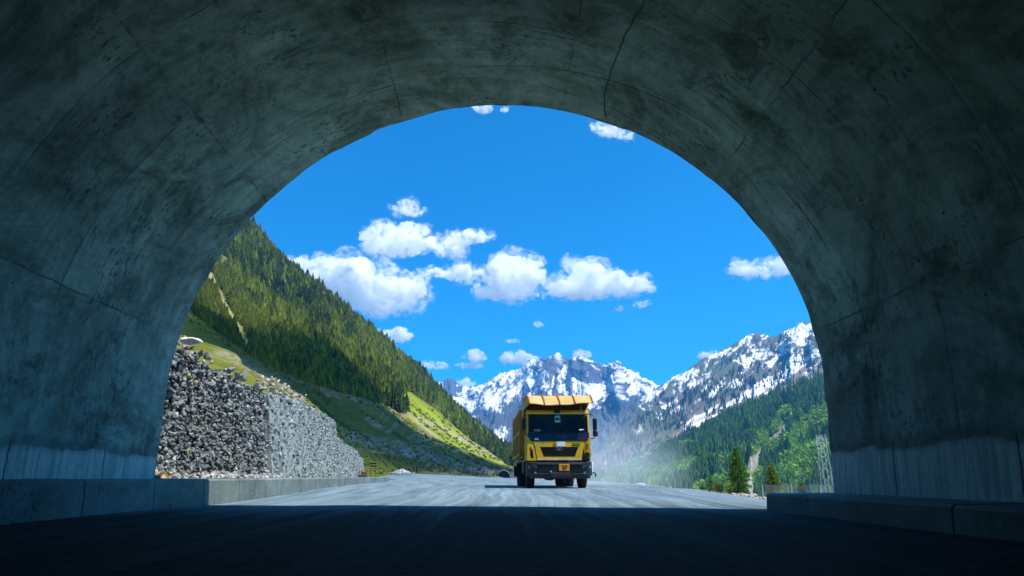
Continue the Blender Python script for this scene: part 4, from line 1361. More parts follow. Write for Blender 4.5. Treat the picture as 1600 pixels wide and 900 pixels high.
gr = MB(); gr.plate([(-0.73, 0.04, 1.525), (0.735, 0.04, 1.525), (0.598, 0.04, 1.167), (-0.598, 0.04, 1.167)], (0, 0.03, 0))
for k in range(5): gr.box((0, 0.03, 1.22 + 0.065 * k), (1.16 + 0.045 * k, 0.02, 0.022), rot=(R_(25), 0, 0))
grl = gr.build("grille", M_BLACK, truck)
sv = MB(); sv.box((0, -0.02, 1.055), (1.72, 0.05, 0.055), bev=0.01); sv.build("silver_trim", M_SILVER, truck)
# emblem: oval ring with a swept stem inside
em = MB()
ring = [(0.125 * math.cos(a), -0.025, 1.475 + 0.075 * math.sin(a)) for a in np.linspace(0, 2 * math.pi, 29)]
em.path(ring, 0.013, 6)
em.path([(-0.10, -0.025, 1.505), (-0.04, -0.025, 1.515), (-0.012, -0.025, 1.49), (-0.010, -0.025, 1.405)], 0.013, 6)
em.path([(0.10, -0.025, 1.505), (0.04, -0.025, 1.515), (0.012, -0.025, 1.49), (0.010, -0.025, 1.405)], 0.013, 6)
em.build("emblem", M_CHROME, grl)
# slot in the left corner panel, and the broken right corner
sl_ = MB(); sl_.plate([(-1.10, -0.006, 1.46), (-1.02, -0.006, 1.44), (-0.975, -0.006, 1.13), (-1.06, -0.006, 1.11), (-1.115, -0.006, 1.25)], (0, 0.02, 0)); sl_.build("air_slot", M_BLACK, truck)
sl_ = MB(); sl_.plate([(-1.13, -0.008, 1.52), (-1.07, -0.008, 1.515), (-1.09, -0.008, 1.43), (-1.135, -0.008, 1.45)], (0, .02, 0)); sl_.build("marker_lamp", simple("red lens", (0.25, 0.02, 0.01), 0.2), truck)
bk = MB(); bk.box((1.05, 0.16, 1.16), (0.34, 0.2, 0.32), rot=(0, R_(8), 0), bev=.03)
bk.cyl((0.92, 0.03, 1.27), (1.16, 0.0, 1.10), 0.02, n=6); bk.cyl((1.0, 0.0, 1.05), (1.14, 0.02, 1.30), 0.018, n=6); bk.box((1.12, 0.02, 1.22), (.14, .05, .06), rot=(.3, .5, .2))
bk.build("broken_corner", M_CHAR, truck)
bk = MB(); bk.box((1.12, -.005, 1.36), (0.13, .03, .05), rot=(0, .5, 0)); bk.box((1.17, -.005, 1.49), (0.035, .03, .13), rot=(0, -.2, 0)); bk.build("torn_trim", M_YEL, truck)
bk = MB(); rg_ = [(1.08 + 0.055 * math.cos(a), -.012, 1.60 + .06 * math.sin(a)) for a in np.linspace(0, 2 * math.pi, 15)]; bk.path(rg_, .011, 5); bk.path([(1.04, -.012, 1.55), (1.02, -.012, 1.47), (1.09, -.012, 1.43)], .012, 5); bk.build("scrawl_mark", M_INK, truck)
# black panel under the glass, with rounded lower corners
bp_ = MB()
poly = [(-1.185, 2.08), (1.185, 2.08), (1.18, 1.90)] + [(1.0 + 0.18 * math.cos(a), 1.92 + 0.185 * math.sin(a)) for a in np.linspace(0, -math.pi / 2, 7)] + [(-1.0 + 0.18 * math.cos(a), 1.92 + 0.185 * math.sin(a)) for a in np.linspace(-math.pi / 2, -math.pi, 7)] + [(-1.18, 1.90)]
bp_.plate([(x, -0.02 + 0.10 * max(0, (z - 1.75)) / 0.33 * 0.9, z) for x, z in poly], (0, 0.07, 0))
bpn = bp_.build("front_panel", M_BLACK, truck)


def text(body, name, loc, size, mat, parent, rx=90, bold=0.0, spc=1.0):
    cu = bpy.data.curves.new(name, 'FONT'); cu.body = body; cu.size = size; cu.align_x = 'CENTER'; cu.align_y = 'CENTER'
    cu.extrude = 0.004; cu.offset = bold; cu.space_character = spc
    tmp = bpy.data.objects.new(name, cu); COL.objects.link(tmp)
    me_ = bpy.data.meshes.new_from_object(tmp.evaluated_get(bpy.context.evaluated_depsgraph_get()))
    bpy.data.objects.remove(tmp); me_.name = name
    me_.materials.clear(); me_.materials.append(mat)
    o_ = bpy.data.objects.new(name, me_); COL.objects.link(o_)
    o_.parent = parent; o_.location = loc; o_.rotation_euler = (R_(rx), 0, 0)
    return o_


text("TATA", "lettering", (0.07, 0.004, 1.905), 0.12, simple("dull grey lettering", (0.10, 0.10, 0.11), 0.6), bpn, 75, 0.004, 1.5)
stk = MB(); stk.plate([(-0.94, -0.012, 1.79), (-0.86, -0.012, 1.79), (-0.85, -0.005, 1.84), (-0.88, -0.005, 1.865), (-0.93, -0.005, 1.84)], (0, .012, 0)); stk.plate([(-0.85, -0.012, 1.79), (-0.78, -.012, 1.79), (-.785, -.006, 1.83), (-.83, 0, 1.87)], (0, .012, 0)); stk.build("decal", M_WHITE, bpn)
stk = MB(); stk.box((0.07, -0.02, 1.635), (0.33, 0.012, 0.165), bev=.004); stk.build("white_sticker", M_WHITE, hd)
stk = MB(); stk.box((0.66, -0.016, 1.655), (0.30, 0.01, 0.024)); stk.box((0.64, -0.016, 1.585), (0.32, 0.01, 0.03)); stk.build("name_badge", M_INK, hd)
stk = MB(); stk.path([(-0.17 + .05 * math.cos(a), -.02, 1.625 + .05 * math.sin(a)) for a in np.linspace(.4, -3.6, 12)], .008, 5); stk.cyl((-.17, -.02, 1.6), (-.17, -.02, 1.68), .008, n=5); stk.build("painted_mark", M_INK, hd)
# windscreen, pillars and wipers
ws = MB(); ws.plate([(-1.13, 0.075, 2.085), (1.13, 0.075, 2.085), (1.11, 0.235, 2.79), (-1.11, 0.235, 2.79)], (0, 0.012, 0))
wsc = ws.build("windscreen", M_GLASS, truck)
wp = MB()
wp.path([(-0.75, 0.05, 2.06), (-0.1, 0.052, 2.12), (0.25, 0.056, 2.14)], 0.014, 6); wp.path([(0.05, 0.05, 2.06), (0.55, 0.052, 2.11), (1.0, 0.056, 2.16)], 0.014, 6)
wp.build("wiper", M_BLACK, wsc)
stk = MB(); stk.box((-0.02, 0.195, 2.60), (0.21, 0.008, 0.27), rot=(R_(-12.8), 0, 0)); pg = stk.build("paper_sticker", M_GREEN, wsc)
stk = MB(); stk.box((-0.02, 0.183, 2.60), (0.15, 0.006, 0.09), rot=(R_(-12.8), 0, 0)); stk.build("printed_block", M_INK, pg)
stk = MB(); stk.box((-0.82, 0.083, 2.155), (0.26, 0.008, 0.085), rot=(R_(-12.8), 0, 0)); stk.build("grey_sticker", simple("grey label", (.16, .17, .14), .6), wsc)
stk = MB(); stk.plate([(0.80, 0.075, 2.13), (0.93, 0.075, 2.13), (0.945, .082, 2.17), (1.0, .083, 2.175), (.95, .088, 2.21), (.80, .088, 2.205)], (0, -.01, 0)); stk.build("white_decal", M_WHITE, wsc)
tb = MB(); tb.box((-0.02, 0.20, 2.86), (0.24, 0.1, 0.2), bev=.02); tb.build("roof_vent", M_BLACK, truck)
tb = MB(); tb.box((-0.02, 0.13, 2.80), (0.3, 0.03, 0.04), bev=.01); tb.build("roof_marker", M_SILVER, truck)
# interior
it = MB(); it.box((0, 0.42, 1.90), (2.3, 0.5, 0.34), rot=(R_(6), 0, 0), bev=.06, seg=3); it.build("dashboard", M_INT, truck)
for sx_ in (-0.58, 0.60):
    st_ = MB(); st_.box((sx_, 1.35, 1.62), (0.56, 0.55, 0.18), bev=.05, seg=3); st_.box((sx_, 1.62, 2.05), (0.54, 0.14, 0.85), rot=(R_(-8), 0, 0), bev=.06, seg=3); st_.box((sx_, 1.68, 2.58), (0.30, 0.10, 0.2), bev=.04, seg=3)
    st_.build("seat", M_SEAT, truck)
sw = MB(); sw.path([(-0.58 + 0.23 * math.cos(a), 0.78 - .08 * math.sin(a), 2.08 + 0.21 * math.sin(a)) for a in np.linspace(0, 2 * math.pi, 21)], 0.018, 6); sw.cyl((-.58, .78, 2.08), (-.58, .6, 1.85), .03, n=8); sw.build("steering_wheel", M_BLACK, truck)
# doors
for sx_ in (-1, 1):
    dr_ = MB(); dr_.plate([(sx_ * (HWID + .004), 0.352, 1.06), (sx_ * (HWID + .004), 0.368, 2.05), (sx_ * (HWID + .004), 1.31, 2.05), (sx_ * (HWID + .004), 1.31, 1.06)], (-sx_ * .05, 0, 0))
    dr_.plate([(sx_ * (HWID + .004), 0.37, 2.052), (sx_ * (HWID + .004), .44, 2.78), (sx_ * (HWID + .004), .49, 2.78), (sx_ * (HWID + .004), .43, 2.052)], (-sx_ * .05, 0, 0))
    dr_.plate([(sx_ * (HWID + .004), 1.25, 2.052), (sx_ * (HWID + .004), 1.25, 2.78), (sx_ * (HWID + .004), 1.31, 2.78), (sx_ * (HWID + .004), 1.31, 2.052)], (-sx_ * .05, 0, 0))
    dd_ = dr_.build("door", M_YEL, truck)
    gw = MB(); gw.plate([(sx_ * (HWID - .02), .432, 2.055), (sx_ * (HWID - .02), .488, 2.775), (sx_ * (HWID - .02), 1.248, 2.775), (sx_ * (HWID - .02), 1.248, 2.055)], (-sx_ * .008, 0, 0)); gw.build("window", M_GLASS, dd_)
    gw = MB(); gw.box((sx_ * (HWID + .03), 1.18, 1.85), (.04, .18, .05), bev=.01); gw.build("handle", M_BLACK, dd_)
    gw = MB(); gw.box((sx_ * 1.12, 0.75, 0.80), (.16, .5, .06), bev=.01); gw.box((sx_ * 1.14, 0.75, 0.52), (.14, .44, .05), bev=.01); gw.build("step", M_CHAR, dd_)
# bumper: deep, dark, wrapped round the corners
bu = MB()
bu.plate([(-1.27, 0.22, 0.98), (-1.24, -0.02, 0.97), (-1.10, -0.14, 0.95), (-0.80, -0.17, 0.93), (0.80, -0.17, 0.93), (1.10, -0.14, 0.95), (1.24, -0.02, 0.97), (1.27, 0.22, 0.98)], (0, 0.0, -0.50))
bu.plate([(-1.16, -0.08, 0.455), (-0.75, -0.15, 0.455), (0.75, -0.15, 0.455), (1.16, -0.08, 0.455), (1.1, .2, .455), (-1.1, .2, .455)], (0, 0.04, -0.09))
bu.box((0, -0.185, 0.885), (1.7, 0.05, 0.05), bev=.015); bu.box((0.0, -0.19, 0.50), (0.72, 0.06, 0.16), bev=.02)
bu.box((-0.72, -0.18, 0.53), (0.6, 0.04, .05), bev=.01); bu.box((0.75, -.18, .53), (.6, .04, .05), bev=.01)
bmp = bu.build("bumper", M_CHAR, truck)
ri = MB(); ri.box((-0.55, -0.175, .72), (.62, .025, .26), bev=.02); ri.build('dark_inset', M_BLACK, bmp); ri = MB(); ri.box((.66, -.175, .72), (.46, .025, .26), bev=.02); ri.build("dark_inset", M_BLACK, bmp)
for sx_ in (-1, 1):
    hl = MB(); hl.plate([(sx_ * 1.19, -0.085, 0.84), (sx_ * 0.95, -0.170, 0.825), (sx_ * 0.70, -0.185, 0.74), (sx_ * 0.70, -0.187, 0.67), (sx_ * 0.95, -0.175, 0.69), (sx_ * 1.19, -0.09, 0.73)], (0, 0.03, 0))
    hh = hl.build("headlight", M_LAMP, truck)
    hl = MB(); hl.cyl((sx_ * 0.98, -.155, .765), (sx_ * 0.98, -.185, .765), .05, n=14); hl.cyl((sx_ * 0.84, -.17, .745), (sx_ * 0.84, -.195, .745), .045, n=14); hl.build("lamp_reflector", M_BLACK, hh)
    hl = MB(); hl.cyl((sx_ * 0.93, -.15, .57), (sx_ * 0.93, -.20, .57), .045, n=14); hl.build("fog_lamp", M_LAMP, bmp)
hl = MB(); hl.cyl((-.34, -.17, .62), (-.34, -.2, .62), .035, n=12); hl.build("tow_eye", M_SILVER, bmp)
hl = MB(); hl.path([(1.25, -.02, .58), (1.36, -.04, .56), (1.37, -.04, .50)], .022, 6); hl.box((1.37, -.04, .47), (.05, .04, .09)); hl.build("bent_bracket", M_CHAR, bmp)
pl_ = MB(); pl_.box((0.16, -0.215, 0.765), (0.40, 0.02, 0.245), bev=.008); plt = pl_.build("number_plate", M_PLATE, truck)
text("4166", "plate_text", (0.175, -0.229, 0.815), 0.105, M_INK, plt, 90, 0.003)
text("847", "plate_text", (0.175, -0.229, 0.715), 0.105, M_INK, plt, 90, 0.003)
# mirrors
for sx_ in (-1, 1):
    mr = MB()
    if sx_ > 0:
        mr.path([(1.2, .35, 2.80), (1.36, .28, 2.78), (1.46, .2, 2.66), (1.47, .2, 2.0), (1.38, .28, 1.86), (1.22, .34, 1.86)], .018, 7)
    else:
        mr.path([(-1.2, .35, 2.78), (-1.33, .28, 2.72), (-1.34, .28, 2.1), (-1.22, .34, 1.95)], .018, 7)
    arm = mr.build("mirror_arm", M_BLACK, truck)
    xm = 1.44 if sx_ > 0 else -1.33
    mr = MB(); mr.box((xm, .21, 2.40), (0.17, .13, 0.46), bev=.035, seg=3); mh = mr.build("mirror", M_BLACK, truck, True)
    if sx_ > 0:
        mr = MB(); mr.box((1.45, .21, 2.05), (0.2, .14, 0.24), bev=.05, seg=3); mr.build("wide_angle_mirror", M_BLACK, truck, True)
# tipper body: ribbed side walls, floor, bulkhead
BX, BY0, BY1, BZ0, BZ1 = 1.32, 2.15, 8.9, 1.28, 3.05
bd = MB()
for sx_ in (-1, 1):
    bd.box((sx_ * (BX - .04), (BY0 + BY1) / 2, (BZ0 + BZ1) / 2), (.08, BY1 - BY0, BZ1 - BZ0))
bd.box((0, (BY0 + BY1) / 2, BZ0 - .04), (2 * BX - .1, BY1 - BY0, .1)); bd.box((0, BY0 + .03, 2.35), (2 * BX - .17, .08, 2.3)); bd.box((0, BY1 - .03, 2.1), (2 * BX - .17, .08, 1.7))
body_ = bd.build("tipper_body", M_BED, truck)
rb = MB()
for sx_ in (-1, 1):
    for k in range(9):
        y_ = BY0 + .10 + k * (BY1 - BY0 - .2) / 8
        rb.box((sx_ * (BX + .045), y_, (BZ0 + BZ1) / 2), (.09, .13, BZ1 - BZ0 - .05), bev=.015)
    for z_ in (BZ0 + .02, 2.22, BZ1 + .02):
        rb.box((sx_ * (BX + .05), (BY0 + BY1) / 2, z_), (.11, BY1 - BY0 + .1, .12), bev=.015)
rb.build("side_ribs", M_BED, body_)
# visor: flat plate running forward over the cab, ending in a drooped lip with stiffeners; side cheeks
VN = 26
bm = bmesh.new()
prow = [(2.15, 3.50), (1.2, 3.52), (0.15, 3.505), (0.02, 3.44), (-0.14, 3.29), (-0.27, 3.155)]
gridv = []
for (y_, z_) in prow:
    row = []
    for k in range(VN):
        t = k / (VN - 1); fr_ = max(0, (0.3 - y_)) / 0.6
        xl_, xr_ = -1.30 + 0.16 * min(1, fr_ * 1.2 + .1), 1.26 + 0.06 * fr_
        x_ = xl_ + (xr_ - xl_) * t
        dz = -0.055 * math.sin(math.pi * min(1, t * 1.35)) * fr_ + 0.05 * max(0, (t - .6) / .4) ** 1.5 * fr_ + 0.012 * math.sin(t * 17) * fr_
        row.append((x_, y_, z_ + dz))
    gridv.append(row)
vt = [[bm.verts.new(p) for p in r] for r in gridv]; vb = [[bm.verts.new((p[0], p[1] + .012, p[2] - .03)) for p in r] for r in gridv]
for A_, B_ in zip(vt[:-1], vt[1:]):
    for k in range(VN - 1): bm.faces.new((A_[k], A_[k + 1], B_[k + 1], B_[k]))
for A_, B_ in zip(vb[:-1], vb[1:]):
    for k in range(VN - 1): bm.faces.new((A_[k + 1], A_[k], B_[k], B_[k + 1]))
for rT, rB in ((vt[0], vb[0]), (vt[-1], vb[-1])):
    for k in range(VN - 1): bm.faces.new((rT[k], rT[k + 1], rB[k + 1], rB[k]))
for k in (0, VN - 1):
    for q in range(len(prow) - 1): bm.faces.new((vt[q][k], vt[q + 1][k], vb[q + 1][k], vb[q][k]))
mbx = MB(); mbx.bm = bm; vis = mbx.build("visor", M_VISOR, truck)
for t in (0.0, 0.235, 0.48, 0.72, 1.0):
    rb = MB()
    k = int(round(t * (VN - 1)))
    pts_ = [Vector(gridv[q][k]) + Vector((0, -.012, .022)) for q in range(2, len(prow))]
    for a_, b_ in zip(pts_[:-1], pts_[1:]): rb.cyl(a_, b_, .03 if 0 < t < 1 else .022, n=5)
    rb.build("visor_rib", M_BED, vis)
for sx_ in (-1, 1):
    ck = MB()
    xo = -1.31 if sx_ < 0 else 1.22
    xi = -1.16 if sx_ < 0 else 1.24
    ck.plate([(xo, 2.12, 2.6), (xo, 2.12, 3.48), (xi, .12, 3.48), (xi, -.05, 3.33), (xi, .35, 3.16), (xo * 1.0, 1.0, 3.0), (xo, 1.7, 2.78)], (-sx_ * .03, 0, 0))
    ck.build("visor_cheek", M_VISOR, vis)
br_ = MB(); br_.cyl((-1.36, 8.6, 3.0), (-1.36, 8.6, 3.22), .03, n=6); br_.box((-1.36, 8.6, 3.24), (.09, .09, .06)); br_.build("body_pin", M_CHAR, body_)
# chassis, axles, wheels, mudguards
ch = MB()
for sx_ in (-.42, .42): ch.box((sx_, 4.9, .95), (.1, 8.0, .26))
ch.box((0, 1.35, .52), (1.7, .14, .14)); ch.box((-.1, .7, .62), (1.3, .9, .35), bev=.05)
for y_ in (5.9, 7.3): ch.box((0, y_, .55), (1.3, .2, .2)); ch.cyl((0.22, y_ - .25, .52), (0.22, y_ + .25, .52), .26, n=12)
ch.box((-.95, 3.6, .80), (.5, 1.1, .5), bev=.06); ch.box((.95, 3.5, .82), (.5, 0.9, .55), bev=.06)
ch.build("chassis", M_CHAR, truck)
tyre_prof = [(0.30, -.13), (0.42, -.155), (0.50, -.150), (0.525, -.11), (0.53, 0), (0.525, .11), (0.50, .150), (0.42, .155), (0.30, .13), (0.30, -.13)]


def wheel(x, y, sc_=1.0, dual=False):
    mb_ = MB()
    for o_ in ((0,) if not dual else (0, -math.copysign(.34, x))):
        mb_.lathe([(r * sc_, t + o_) for r, t in tyre_prof], 'X', 36, (x, y, .53 * sc_))
        for k in range(44):          # tread blocks
            a = 2 * math.pi * k / 44
            mb_.box((x + o_, y + math.cos(a) * .528 * sc_, .53 * sc_ + math.sin(a) * .528 * sc_), (.26, .045, .03), rot=(a + math.pi / 2, 0, 0))
    ty_ = mb_.build("wheel", M_TYRE, truck, True)
    mb_ = MB(); s_ = math.copysign(1, x)
    mb_.lathe([(.30, .11 * s_), (.27, .12 * s_), (.25, .05 * s_), (.13, .04 * s_), (.11, .14 * s_), (.001, .15 * s_)], 'X', 24, (x, y, .53))
    for k in range(8): mb_.cyl((x + .04 * s_, y + .18 * math.cos(k * .785), .53 + .18 * math.sin(k * .785)), (x + .07 * s_, y + .18 * math.cos(k * .785), .53 + .18 * math.sin(k * .785)), .018, n=6)
    mb_.build("rim", M_RIM, ty_, True)


for sx_ in (-1, 1):
    wheel(sx_ * 1.03, 1.35)
    for y_ in (5.9, 7.3): wheel(sx_ * 1.10, y_, 1.0, True)
    mg = MB()
    arc = [(sx_ * 1.03, 1.35 + .62 * math.cos(a), .55 + .60 * math.sin(a)) for a in np.linspace(.25, math.pi - .1, 12)]
    for a_, b_ in zip(arc[:-1], arc[1:]):
        c_ = (Vector(a_) + Vector(b_)) / 2; d_ = Vector(b_) - Vector(a_)
        mg.box(c_, (.36, d_.length + .02, .02), rot=(math.atan2(d_.z, d_.y), 0, 0))
    mg.build("mudguard", M_CHAR, truck)
    mg = MB(); mg.box((sx_ * 1.1, 5.25, .72), (.56, .02, .55)); mg.build('mud_flap', M_BLACK, truck); mg = MB(); mg.box((sx_ * 1.1, 8.0, .68), (.56, .02, .5)); mg.build("mud_flap", M_BLACK, truck)

# ------------------------------------------------------------------ roadside trees
def pine(p, h, width, label, seed, base_col, group=None, shape=0.8, dens=1.0):
    rng = np.random.default_rng(seed)
    root = empty("pine_tree", tuple(p), 0); tag(root, label, "tree", group)
    t_ = MB()
    segs = 7
    for k in range(segs):
        a, b_ = k / segs, (k + 1) / segs
        t_.cyl((0.02 * h * math.sin(a * 3) * .3, 0, h * a * .97 - (0.05 if k == 0 else 0)), (0.02 * h * math.sin(b_ * 3) * .3, 0, h * b_ * .97), .026 * h * (1 - a) + .003, .026 * h * (1 - b_) + .003, 8)
    wh = int(26 * max(.6, min(1.2, h / 3)))
    Vs, Fs, Cs = [], [], []
    for k in range(wh):
        t = (k + rng.uniform(-.3, .3)) / wh
        t = min(max(t, 0.0), 1)
        z = h * (0.05 + 0.92 * t)
        env = width * h * (min(1, (t + 0.10) / 0.28) ** .5) * (1 - t) ** shape * 1.05 + 0.012 * h
        nb = 7 if t < .85 else 5
        a0 = rng.uniform(0, 6.28)
        for q in range(nb):
            a = a0 + 6.283 * q / nb + rng.uniform(-.25, .25)
            Lb = env * rng.uniform(.72, 1.18)
            if rng.uniform() < .06: Lb *= 1.25
            d_ = np.array([math.cos(a), math.sin(a), 0])
            droop = rng.uniform(-.22, .10) + .35 * t
            tip = d_ * Lb + np.array([0, 0, Lb * droop])
            t_.cyl((0, 0, z), tuple(tip * .8 + np.array([0, 0, z])), .006 * h * (1 - t) + .002, .002, 4, False)
            nc = max(3, int(11 * dens * Lb / (width * h) + 3))
            for c_ in range(nc):
                s_ = rng.uniform(.22, 1.05)
                pos = tip * s_ + np.array([0, 0, z + .05 * h * .3 * math.sin(s_ * 3)]) + rng.normal(0, .011 * h, 3)
                tone_ = rng.uniform(.65, 1.4)
                yel = rng.uniform(0, .5)
                for w_ in range(4):      # a tuft: needles fanned out and up
                    dv = d_ * .6 + rng.normal(0, .55, 3) + np.array([0, 0, .35]); dv /= np.linalg.norm(dv)
                    ln_ = h * rng.uniform(.022, .045)
                    sd = np.cross(dv, rng.normal(size=3)); sd /= np.linalg.norm(sd) + 1e-6
                    i = len(Vs)
                    Vs += [pos - sd * ln_ * .28, pos + sd * ln_ * .28, pos + dv * ln_]
                    Fs.append((i, i + 1, i + 2)); cc_ = np.array(base_col) * tone_ + np.array([.012, .014, 0]) * yel
                    Cs += [cc_] * 3
    t_.build("trunk", M_BARK, root, True)
    mesh_np("crown", np.array(Vs), np.array(Fs, np.int32), M_NEEDLE, root, cols=np.array(Cs), smooth=False)
    return root


def gpz(px, Y, py=None):
    g = gpt(px, Y)
    return g


g = gpt(1153, 40); topz = at(1153, 696, 40)[2]
pine(g, topz - g[2], 0.25, "tall dark green pine standing alone beside the road edge", 501, (0.11, 0.235, 0.03), shape=.72, dens=1.3)
g = gpt(1110, 38); pine(g, at(1110, 740, 38)[2] - g[2], 0.24, "small dark pine left of the tall roadside pine", 502, (0.12, 0.21, 0.03), shape=.8)
g = gpt(1207, 46); pine(g, at(1207, 722, 46)[2] - g[2], 0.19, "yellow green pine behind the wire fence, right of the tall pine", 503, (0.20, 0.26, 0.035), shape=.6)
g = gpt(987, 70); pine(g, at(987, 738, 70)[2] - g[2], 0.2, "small hazy conifer at the road edge near the dust cloud", 504, (0.035, 0.06, 0.02))
g = gpt(1252, 52); pine(g, at(1252, 752, 52)[2] - g[2], 0.2, "little conifer behind the right end of the wire fence", 505, (0.085, 0.115, 0.018))


def bush(p, s_, label, seed, col, group=None):
    rng = np.random.default_rng(seed)
    root = empty("bush", tuple(p)); tag(root, label, "bush", group)
    Vs, Fs, Cs = [], [], []; st_ = MB()
    for k in range(16):
        a = rng.uniform(0, 6.28); r_ = rng.uniform(.1, .5); tip = np.array([math.cos(a) * r_, math.sin(a) * r_, rng.uniform(.35, .95)]) * s_
        st_.cyl((0, 0, 0), tuple(tip), .012 * s_, .004 * s_, 4, False)
        for c_ in range(34):
            pos = tip * rng.uniform(.35, 1.08) + rng.normal(0, .075 * s_, 3)
            dv = rng.normal(size=3); dv /= np.linalg.norm(dv); sd = np.cross(dv, rng.normal(size=3)); sd /= np.linalg.norm(sd)
            i = len(Vs); ln_ = s_ * rng.uniform(.05, .10)
            Vs += [pos - sd * ln_ * .5, pos + sd * ln_ * .5, pos + dv * ln_]; Fs.append((i, i + 1, i + 2)); Cs += [np.array(col) * rng.uniform(.6, 1.4)] * 3
    st_.build("stems", M_BARK, root)
    mesh_np("foliage", np.array(Vs), np.array(Fs, np.int32), M_LEAF, root, cols=np.array(Cs), smooth=False)


for px, Y, s_, lab, cl in [(1123, 37, .75, "round olive bush between the small pine and the tall pine", (.07, .085, .02)), (1138, 36, .5, "low bright green bush just left of the tall pine trunk", (.10, .14, .02)),
                           (1164, 37, .42, "low green bush at the foot of the tall pine, right side", (.07, .11, .02)), (1097, 40, .45, "small shrub left of the small dark pine", (.06, .085, .02))]:
    bush(gpt(px, Y), s_, lab, int(px), cl)

# ------------------------------------------------------------------ wire fence, lattice mast
M_GALV = simple("galvanised steel", (0.55, 0.56, 0.56), 0.4, 0.6, 0.15, 8)
M_WHITEST = simple("white painted steel", (0.55, 0.57, 0.57), 0.5, 0.0, 0.12, 6)
fx0, fx1, fy = 7.45, 11.5, 19.5
fz = float(ground_z(np.array([9.0]), np.array([fy]))[0])
fn = empty("wire_fence", (fx0, fy, fz)); tag(fn, "low galvanised wire mesh fence just behind the right kerb", "fence")
Hf = at(1200, 758, fy)[2] - fz
pm = MB()
for k in range(6):
    x_ = k * (fx1 - fx0) / 5
    pm2 = MB(); pm2.cyl((x_, 0, -.2), (x_ + .02, 0, Hf + .02 + .03 * math.sin(k * 2.1)), .014, n=6); pm2.build("post", M_GALV, fn)
W_ = fx1 - fx0
sp = 0.075
for k in range(int((W_ + Hf) / sp)):
    x0 = k * sp
    for dirn in (1, -1):
        xa, xb = (x0 - Hf, x0) if dirn > 0 else (x0, x0 - Hf)
        za, zb = 0.0, Hf
        # clip to the panel
        pts_ = []
        for t in np.linspace(0, 1, 9):
            x_, z_ = xa + (xb - xa) * t, za + (zb - za) * t
            if 0 <= x_ <= W_: pts_.append((x_, .006 * dirn + .02 * math.sin(x_ * 3), z_ + .015 * math.sin(x_ * 5 + 1)))
        if len(pts_) > 1: pm.cyl(pts_[0], pts_[-1], .0022, n=3, caps=False)
pm.build("mesh_panel", M_GALV, fn)

my = 62.0
mp = at(1293, 745, my); mz = float(ground_z(np.array([mp[0]]), np.array([my]))[0])
mast = empty("lattice_mast", (mp[0], my, mz)); tag(mast, "slim white steel lattice mast rising beside the right tunnel wall", "mast")
Hm = at(1290, 679, my)[2] - mz


def leg_at(z, sx_, sy_):
    wv = 0.62 - 0.36 * z / Hm
    return Vector((sx_ * wv - 0.012 * z, sy_ * wv, z))


for sx_ in (-1, 1):
    for sy_ in (-1, 1):
        lg = MB(); lg.cyl(leg_at(-.3, sx_, sy_), leg_at(Hm, sx_, sy_), .026, n=6); lg.build("leg", M_WHITEST, mast)
brc = MB(); nseg = 22
for k in range(nseg):
    z0, z1 = Hm * k / nseg, Hm * (k + 1) / nseg
    for (a_, b_) in (((-1, -1), (1, -1)), ((1, -1), (1, 1)), ((1, 1), (-1, 1)), ((-1, 1), (-1, -1))):
        if k % 2: a_, b_ = b_, a_
        brc.cyl(leg_at(z0, *a_), leg_at(z1, *b_), .013, n=4)
brc.build("bracing", M_WHITEST, mast)
ins_ = MB()
for sx_, zz in ((-.55, Hm - .35), (-.62, Hm - .75), (.3, Hm - .5)):
    ins_.cyl((-0.012 * Hm + sx_, -.3, zz - .22), (-0.012 * Hm + sx_, -.3, zz + .22), .07, .05, 8)
    ins_.cyl((-0.012 * Hm, -.3, zz), (-0.012 * Hm + sx_, -.3, zz), .02, n=5)
ins_.build("insulator", M_WHITEST, mast)

# ------------------------------------------------------------------ two walkers, notice board, rusty block
M_SKIN = simple("skin", (0.33, 0.19, 0.12), 0.6); M_HAIR = simple("dark hair", (0.015, 0.012, 0.01), 0.7)
M_TROU = simple("dark trousers", (0.018, 0.02, 0.026), 0.85)


